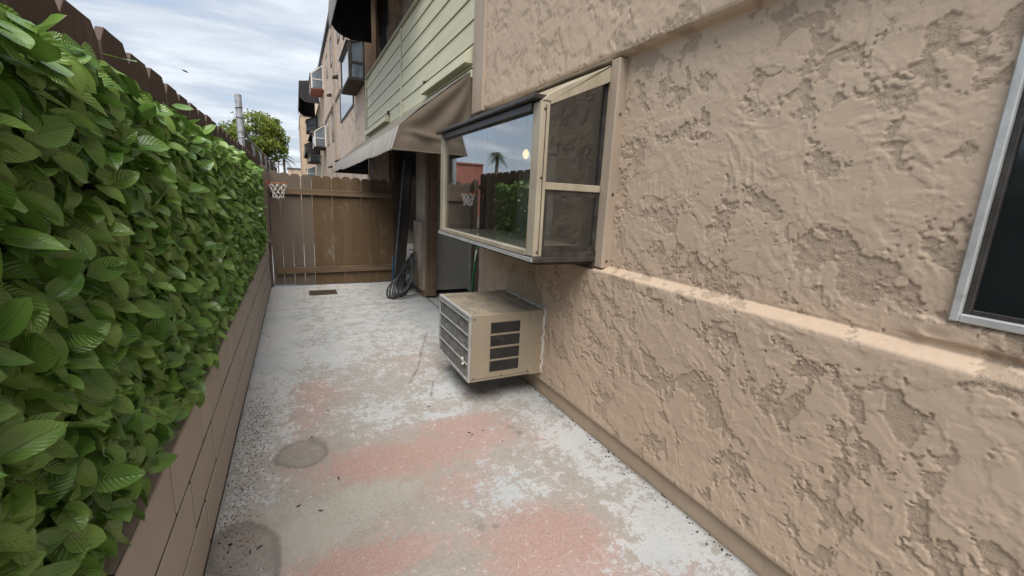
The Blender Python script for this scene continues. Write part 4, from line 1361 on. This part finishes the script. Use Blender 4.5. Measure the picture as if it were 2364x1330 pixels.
# ------------------------------------------------------------------ drain grate, debris
dg = thing('drain_grate', 'rusty rectangular drain grate set in the concrete near the gate', 'drain grate')
gx0, gx1, gy0, gy1 = 0.115, 0.490, 6.62, 6.90
gf = MB()
gf.box(gx0, gx1, gy0, gy0+0.022, 0.002, 0.014).box(gx0, gx1, gy1-0.022, gy1, 0.002, 0.014)
gf.box(gx0, gx0+0.022, gy0+0.022, gy1-0.022, 0.002, 0.014).box(gx1-0.022, gx1, gy0+0.022, gy1-0.022, 0.002, 0.014)
gf.build('grate_frame', 'grate_rust', dg, 0.002)
MB().box(gx0+0.022, gx1-0.022, gy0+0.022, gy1-0.022, 0.002, 0.006).build('grate_pit', 'dirt_black', dg)
for i in range(9):
    x = gx0+0.045+i*(gx1-gx0-0.09)/8
    MB().box(x-0.008, x+0.008, gy0+0.0225, gy1-0.0225, 0.0065, 0.0125).build('grate_bar', 'grate_rust', dg)

random.seed(31)
spots = [(990, 940, .05, 0.1), (783, 1105, .05, .5), (1083, 1000, .03, 1), (1090, 1005, .02, 0), (1160, 1020, .02, .3), (757, 950, .02, 1), (1115, 995, .015, 1), (720, 1010, .02, 0), (690, 1170, .03, .2), (740, 1180, .03, .9),
         (578, 1275, .03, .5), (600, 1265, .04, .2)]
for px, py, ln_, ang in spots:
    c = at(px, py, 'z', 0)
    tw = MB()
    a = ang*3
    ln_ *= 0.7
    d = Vector((math.cos(a), math.sin(a), 0))*ln_/2
    e = Vector((-d.y, d.x, 0))*0.35
    cc = Vector((c[0], c[1], 0.005))
    tw.tube([cc-d, cc+e*0.4, cc+d], [0.0022, 0.0032, 0.0012], 5)
    tw.tube([cc+e*0.4, cc+d*0.3+e*1.4], [0.002, 0.001], 5)
    tag(tw.build('dry_twig', 'dirt_black'), 'small dark dry twig lying on the painted concrete', 'twig', 'scattered twigs on the patio')
# grit along the foot of the block wall: countless crumbs
gr = MB()
rng = random.Random(77)
for i in range(150):
    y = rng.uniform(1.2, 6.6)
    x = -0.38+abs(rng.gauss(0, 0.07))
    s = rng.uniform(0.002, 0.006)*(1.0 if rng.random() > .08 else 1.7)
    h_ = s*rng.uniform(.4, .8)
    a = rng.uniform(0, 3.14)
    pts = [(x+s*math.cos(a+q)*rng.uniform(.7, 1.3), y+s*math.sin(a+q)*rng.uniform(.7, 1.3), 0.001) for q in (0, 1.57, 3.14, 4.71)]
    gr.add(pts+[(x, y, h_+0.002)], [(0, 1, 4), (1, 2, 4), (2, 3, 4), (3, 0, 4)])
for i in range(140):
    y = rng.uniform(0.9, 4.0)
    x = 1.665-abs(rng.gauss(0, 0.035))
    s = rng.uniform(0.003, 0.007)
    gr.add([(x-s, y, .001), (x, y-s, .001), (x+s, y, .001), (x, y+s, .001), (x, y, s)], [(0, 1, 4), (1, 2, 4), (2, 3, 4), (3, 0, 4)])
tag(gr.build('grit', 'dirt_black'), 'dark grit and crumbs along the foot of the walls', 'grit', kind='stuff')

# ------------------------------------------------------------------ artificial hedge
hedge = thing('artificial_hedge', 'long panel of glossy green artificial leaves hung on the picket fence', 'hedge')


def leaf_shape(seed):
    rg = np.random.default_rng(seed)
    nt, ns = 6, 4
    t_ = np.linspace(0, 1, nt+1)
    s_ = np.linspace(-1, 1, ns+1)
    wid = 1.55*np.power(t_, 0.50)*np.power(1-t_, 0.72)*(1-0.15*t_)
    wid = 0.60*wid/wid.max()/2
    wid[0] = 0.012
    wid[-1] = 0.004
    bend = rg.uniform(-0.06, 0.30)
    fold = rg.uniform(0.05, 0.55)
    twist = rg.uniform(-0.35, 0.35)
    ruf = rg.uniform(0.0, 0.035)
    ph = rg.uniform(0, 6)
    tip = rg.uniform(-0.08, 0.16)
    P = np.zeros((nt+1, ns+1, 3))
    for i, tv in enumerate(t_):
        for j, sv in enumerate(s_):
            yv = sv*wid[i]
            zv = fold*abs(yv)-bend*tv*tv-tip*max(0, tv-0.65)**2*4+ruf*math.sin(tv*9+ph+sv*2)*abs(sv)
            zv += twist*tv*yv
            P[i, j] = (tv, yv, zv)
    UV = np.stack(np.meshgrid(t_, s_, indexing='ij'), -1)
    idx = np.arange((nt+1)*(ns+1)).reshape(nt+1, ns+1)
    q = np.stack([idx[:-1, :-1], idx[1:, :-1], idx[1:, 1:], idx[:-1, 1:]], -1).reshape(-1, 4)
    return P.reshape(-1, 3), UV.reshape(-1, 2), q


SH = [leaf_shape(900+i) for i in range(10)]


def mesh_uv(name, V_, Q, UVv, mat, smooth=True):
    me = bpy.data.meshes.new(name)
    me.vertices.add(len(V_))
    me.vertices.foreach_set('co', V_.reshape(-1).astype(np.float32))
    me.loops.add(len(Q)*4)
    me.loops.foreach_set('vertex_index', Q.reshape(-1).astype(np.int32))
    me.polygons.add(len(Q))
    me.polygons.foreach_set('loop_start', (np.arange(len(Q))*4).astype(np.int32))
    me.polygons.foreach_set('use_smooth', np.full(len(Q), smooth))
    ul = me.uv_layers.new(name='UVMap')
    ul.data.foreach_set('uv', UVv[Q.reshape(-1)].reshape(-1).astype(np.float32))
    me.update(calc_edges=True)
    me.materials.append(MAT[mat])
    return me


LM = [mesh_uv('leaf', P_, Q_, U_, 'hedge_leaf') for P_, U_, Q_ in SH]
rg = np.random.default_rng(4)
leaves = []
for layer, (dep, stp, keep_p) in enumerate(((-0.428, 0.041, 1.0), (-0.410, 0.041, 1.0), (-0.392, 0.047, 0.95))):
    yy_ = 0.42
    while yy_ < 6.35:
        zz_ = 0.725
        while zz_ < 1.86:
            if rg.random() < keep_p:
                y = yy_+rg.normal(0, stp*0.34)
                z = zz_+rg.normal(0, stp*0.34)
                lim = 1.765-0.011*max(0, y-2)+0.03*math.sin(y*3.1)*math.sin(y*7.7)
                low = 0.74+0.02*math.sin(y*5.3)+0.006*y
                if z < lim and z > low:
                    x = dep+rg.normal(0, 0.012)
                    d = np.array([rg.uniform(0.05, 0.75), rg.normal(0.18, 0.55), rg.normal(-0.42, 0.45)])
                    if z > lim-0.08:
                        d[2] = min(d[2], 0.12)
                    if z < low+0.06:
                        d[2] = min(d[2], 0.1)
                    d /= np.linalg.norm(d)
                    nv = np.array([0.72+rg.normal(0, .34), rg.normal(-0.22, 0.5), 0.72+rg.normal(0, .36)])
                    nv -= d*nv.dot(d)
                    nv /= np.linalg.norm(nv)
                    sv = np.cross(nv, d)
                    L_ = rg.uniform(0.056, 0.086)*(1.0 if rg.random() > 0.12 else 0.72)
                    M3 = np.stack([d, sv*rg.uniform(0.92, 1.15), nv], 1)*L_
                    leaves.append((np.array([x, y, z]), M3, int(rg.integers(0, 10))))
            zz_ += stp
        yy_ += stp


def shown(pos, M3):
    c = pos+M3[:, 0]*0.5-CAM
    zc_ = c@CF
    if zc_ < 0.1:
        return -1
    px = W/2+FPX*(c@CR)/zc_
    py = H/2-FPX*(c@CU)/zc_
    if px < -40 or py < -40 or py > H+40:
        return -1
    area = abs(np.dot(M3[:, 2], c))/np.linalg.norm(M3[:, 2])/np.linalg.norm(c)
    return (0.3+area)*(1.0+2.2*(pos[0]+0.42))/zc_**2


score = np.array([shown(p_, m3) for p_, m3, _ in leaves])
order = np.argsort(-score)
top = set(order[:295].tolist())
for i in order[:295]:
    p_, m3, v_ = leaves[i]
    o = link('leaf', LM[v_], None, hedge)
    o.matrix_world = Matrix([[*m3[0], p_[0]], [*m3[1], p_[1]], [*m3[2], p_[2]], [0, 0, 0, 1]])
VV, QQ, UU, off = [], [], [], 0
for i, (p_, m3, v_) in enumerate(leaves):
    if i in top:
        continue
    P_, U_, Q_ = SH[v_]
    VV.append(P_@m3.T+p_)
    QQ.append(Q_+off)
    UU.append(U_)
    off += len(P_)
fo = link('foliage', mesh_uv('foliage', np.concatenate(VV), np.concatenate(QQ), np.concatenate(UU), 'hedge_leaf'), None, hedge)
fo['kind'] = 'stuff'
# lattice that carries the leaves
lt = MB()
for i in range(42):
    y = 0.45+i*0.14
    lt.bar((-0.452, y, 0.80), (-0.452, y, 1.80-0.007*max(0, y-2)), 0.006, 0.006, (1, 0, 0))
for z in np.arange(0.82, 1.78, 0.14):
    lt.bar((-0.446, 0.42, z), (-0.446, 6.3, z), 0.006, 0.006, (1, 0, 0))
lt.build('lattice', 'black_plastic', hedge)

# ------------------------------------------------------------------ beyond the fence and gate
PX_, PY_ = -0.85, 9.84
pole = thing('steel_post', 'tall galvanised steel pipe post with wire ties behind the fence', 'post')
MB().tube([(PX_, PY_, -0.13), (PX_, PY_, 3.12)], 0.056, 16).build('pipe', 'galvanised', pole, smooth=True)
for z in (2.90, 2.73, 2.46, 2.36):
    MB().tube([(PX_+0.059*math.cos(a), PY_+0.059*math.sin(a), z+0.015*math.sin(a+z*9)) for a in np.linspace(0, 6.283, 17)[:-1]], 0.006, 5, closed=True).build('wire_tie', 'dark_metal' if z > 2.6 else 'alu_grey', pole)

ff = thing('slatted_rail_fence', 'brown board fence with a steel top rail beyond the gate', 'fence')
random.seed(41)
fm = MB().box(0, 0.02, -0.148, 0.148, 0, 1).build('board', 'fence_far', None, 0.002, mesh_only=True)


def rail_z(y):
    return 2.45+0.009*(y-10)+(0.30*math.exp(-(y-10.0)/0.6))


y = 10.25
while y < 30:
    o = link('board', fm, None, ff)
    o.location = (-0.90+random.uniform(-.004, .004), y, -0.12)
    o.scale = (1, 1, rail_z(y)+0.12-random.uniform(0.03, 0.07))
    y += 0.302
MB().tube([(-0.845, 10.0+i*0.4, rail_z(10.0+i*0.4)) for i in range(51)], 0.026, 8).build('top_rail', 'galvanised', ff, smooth=True)
for y in (12.5, 15.0, 17.5, 20, 24.0):
    MB().tube([(-0.845, y, -0.12), (-0.845, y, rail_z(y)+0.03)], 0.03, 10).build('post', 'galvanised', ff, smooth=True)


def leaf_cloud(name, mat, parent, clumps, per, size, seed):
    rg = np.random.default_rng(seed)
    vs, fs = [], []
    for (cx, cy, cz, r) in clumps:
        for _ in range(per):
            d = rg.normal(size=3)
            d /= np.linalg.norm(d)
            p_ = np.array([cx, cy, cz])+d*r*rg.uniform(0.45, 1.05)*np.array([1, 1, 0.85])
            a = rg.normal(size=3)
            a /= np.linalg.norm(a)
            b_ = np.cross(a, rg.normal(size=3))
            b_ /= np.linalg.norm(b_)
            s = size*rg.uniform(0.7, 1.3)
            k_ = len(vs)
            vs += [p_-a*s, p_+b_*s*0.42, p_+a*s, p_-b_*s*0.42]
            fs.append((k_, k_+1, k_+2, k_+3))
    me = bpy.data.meshes.new(name)
    me.from_pydata([tuple(v) for v in vs], [], fs)
    return link(name, me, mat, parent)


tree = thing('leafy_tree', 'round yellow-green leafy tree beyond the fence', 'tree')
tc = Vector((-1.55, 24.5, 3.65))
MB().tube([(-1.5, 24.6, -0.13), (-1.47, 24.55, 1.2), (-1.55, 24.5, 2.4), (-1.6, 24.5, 3.2)], [0.16, 0.13, 0.10, 0.05], 10).build('trunk', 'bark', tree, smooth=True)
rgt = np.random.default_rng(12)
cl_ = []
for i in range(46):
    d = rgt.normal(size=3)
    d /= np.linalg.norm(d)
    q = d*rgt.uniform(0.55, 1.0)*np.array([1.28, 1.1, 1.02])
    if q[2] < -0.75:
        continue
    cl_.append((tc.x+q[0]+(0.25 if q[2] < 0 else 0), tc.y+q[1], tc.z+q[2]+0.1, rgt.uniform(0.24, 0.42)))
cl_ += [(-1.15, 24.4, 2.5, 0.4), (-0.9, 24.5, 2.85, 0.35), (-1.5, 24.4, 2.4, 0.35), (-1.85, 24.3, 2.75, 0.3)]
leaf_cloud('crown', 'tree_leaf', tree, cl_, 190, 0.075, 13)
for i, cl1 in enumerate(cl_[::3]):
    MB().tube([(-1.55, 24.5, 2.2+0.03*i), ((cl1[0]-1.55)/2, (cl1[1]+24.5)/2, (cl1[2]+2.5)/2), cl1[:3]], [0.045, 0.03, 0.012], 6).build('limb', 'bark', tree, smooth=True)
leaf_cloud('stray_leaves', 'tree_leaf', tree, [(tc.x, tc.y, tc.z+0.05, 1.5)], 500, 0.07, 19)


def palm(label, x, y, ztop, r, nfr=22, seed=1, group=None):
    t_ = thing('palm_tree', label, 'palm tree', group)
    rp = random.Random(seed)
    MB().tube([(x+0.1, y, -0.13), (x+0.06, y, ztop*0.5), (x, y, ztop-r*0.35)], [0.20, 0.15, 0.12], 10).build('trunk', 'bark', t_, smooth=True)
    c0 = Vector((x, y, ztop-r*0.3))
    for i in range(nfr):
        a = i*2.399
        el = rp.uniform(-0.3, 1.35)
        Lf = r*rp.uniform(0.85, 1.15)
        mb_ = MB()
        pts = []
        for k in range(9):
            s = k/8
            pts.append(c0+Vector((math.cos(a)*math.cos(el)*Lf*s, math.sin(a)*math.cos(el)*Lf*s, math.sin(el)*Lf*s-0.75*Lf*s*s)))
        mb_.tube(pts, [0.02*(1-0.8*k/8) for k in range(9)], 4)
        for k in range(1, 9):
            d = (pts[k]-pts[k-1]).normalized()
            sd_ = d.cross(Vector((0, 0, 1)))
            if sd_.length < 1e-3:
                continue
            sd_.normalize()
            for sg in (-1, 1):
                for j in range(2):
                    q = pts[k-1].lerp(pts[k], j/2)
                    l_ = 0.32*Lf*math.sin(math.pi*(0.12+0.85*k/9))
                    tipp = q+sd_*sg*l_*0.75+d*l_*0.6+Vector((0, 0, -0.25*l_))
                    mb_.add([q-d*0.02*r, q+d*0.03*r, tipp], [(0, 1, 2)])
        mb_.build('frond', 'palm_leaf', t_)
    return t_


palm('distant feathery palm beside the leafy tree, over the low wall', -1.0, 60, 5.3, 1.55, 20, 3)
palm('short-trunked palm standing beyond the fence, seen reflected in the window', -12, 32.3, 5.0, 1.0, 26, 7)

RBY, RBZ = 35.2, 4.10
rb = thing('red_building', 'low red building beyond the fence, seen reflected in the window', 'building')
box('wall', -12.0, -5.5, RBY, RBY+16, -0.13, RBZ, 'red_brick', rb)
box('parapet', -12.05, -5.45, RBY-0.1, RBY+16.1, RBZ+0.001, RBZ+0.12, 'red_brick', rb)
MB().box(-10, -8, RBY-0.05, RBY-0.001, 1.2, 2.6).build('window', 'glass_dark', rb)
eb = thing('end_building', 'flat tan wall of the taller building closing the far end', 'building')
box('wall', 0.74, 8.0, 45.0, 56.0, -0.13, 7.8, 'cream_wall', eb)
box('parapet', 0.70, 8.05, 44.95, 56.05, 7.801, 7.95, 'trim_tan', eb)
MB().box(0.98, 1.45, 44.97, 44.999, 4.2, 5.4).build('window', 'glass_dark', eb)
lb = thing('low_building', 'low cream building far beyond the gate', 'building')
box('wall', -0.72, 3.5, 70, 80, -0.13, 4.05, 'cream_wall', lb)
box('roof', -0.85, 3.6, 69.9, 80.1, 4.051, 4.22, 'roof_grey', lb)
up = thing('utility_pole', 'thin wooden utility pole with crossarm near the distant palm', 'utility pole')
MB().tube([(-1.75, 66, -0.13), (-1.75, 66, 5.0)], 0.07, 8).build('pole', 'bark', up)
MB().box(-2.35, -1.15, 65.95, 66.05, 4.35, 4.45).build('crossarm', 'bark', up)
MB().tube([(-2.2+(i/20)*24, 66-(i/20)*4, 4.75+0.25*math.sin(0)-0.6*(i/20)*(1-i/20)+1.6*(i/20)) for i in range(21)], 0.014, 5).build('wire', 'dark_metal', up)

bird = thing('bird', 'small dark bird gliding in the cloudy sky', 'bird')
bp_ = Vector(at(428, 165, 'y', 34))
MB().tube([bp_+Vector((-0.17, 0, 0.06)), bp_+Vector((-0.08, 0, 0.035)), bp_+Vector((0.05, 0, -0.01)), bp_+Vector((0.16, 0, -0.05))], [0.012, 0.045, 0.04, 0.012], 8).build('body', 'bird_feather', bird, smooth=True)
for sg in (-1, 1):
    MB().add([bp_+Vector((-0.08, 0, .03)), bp_+Vector((0.05, 0, -.01)), bp_+Vector((-0.05-0.12*sg, sg*0.3, 0.05+.06*sg)), bp_+Vector((-0.14-0.18*sg, sg*0.42, 0.06+0.09*sg)),
              bp_+Vector((-0.08, 0, .045)), bp_+Vector((0.05, 0, .005)), bp_+Vector((-0.05-0.12*sg, sg*0.3, 0.06+.06*sg)), bp_+Vector((-0.14-0.18*sg, sg*0.42, 0.07+0.09*sg))],
             [(0, 1, 2, 3), (7, 6, 5, 4), (0, 4, 5, 1), (1, 5, 6, 2), (2, 6, 7, 3), (3, 7, 4, 0)]).build('wing', 'bird_feather', bird)
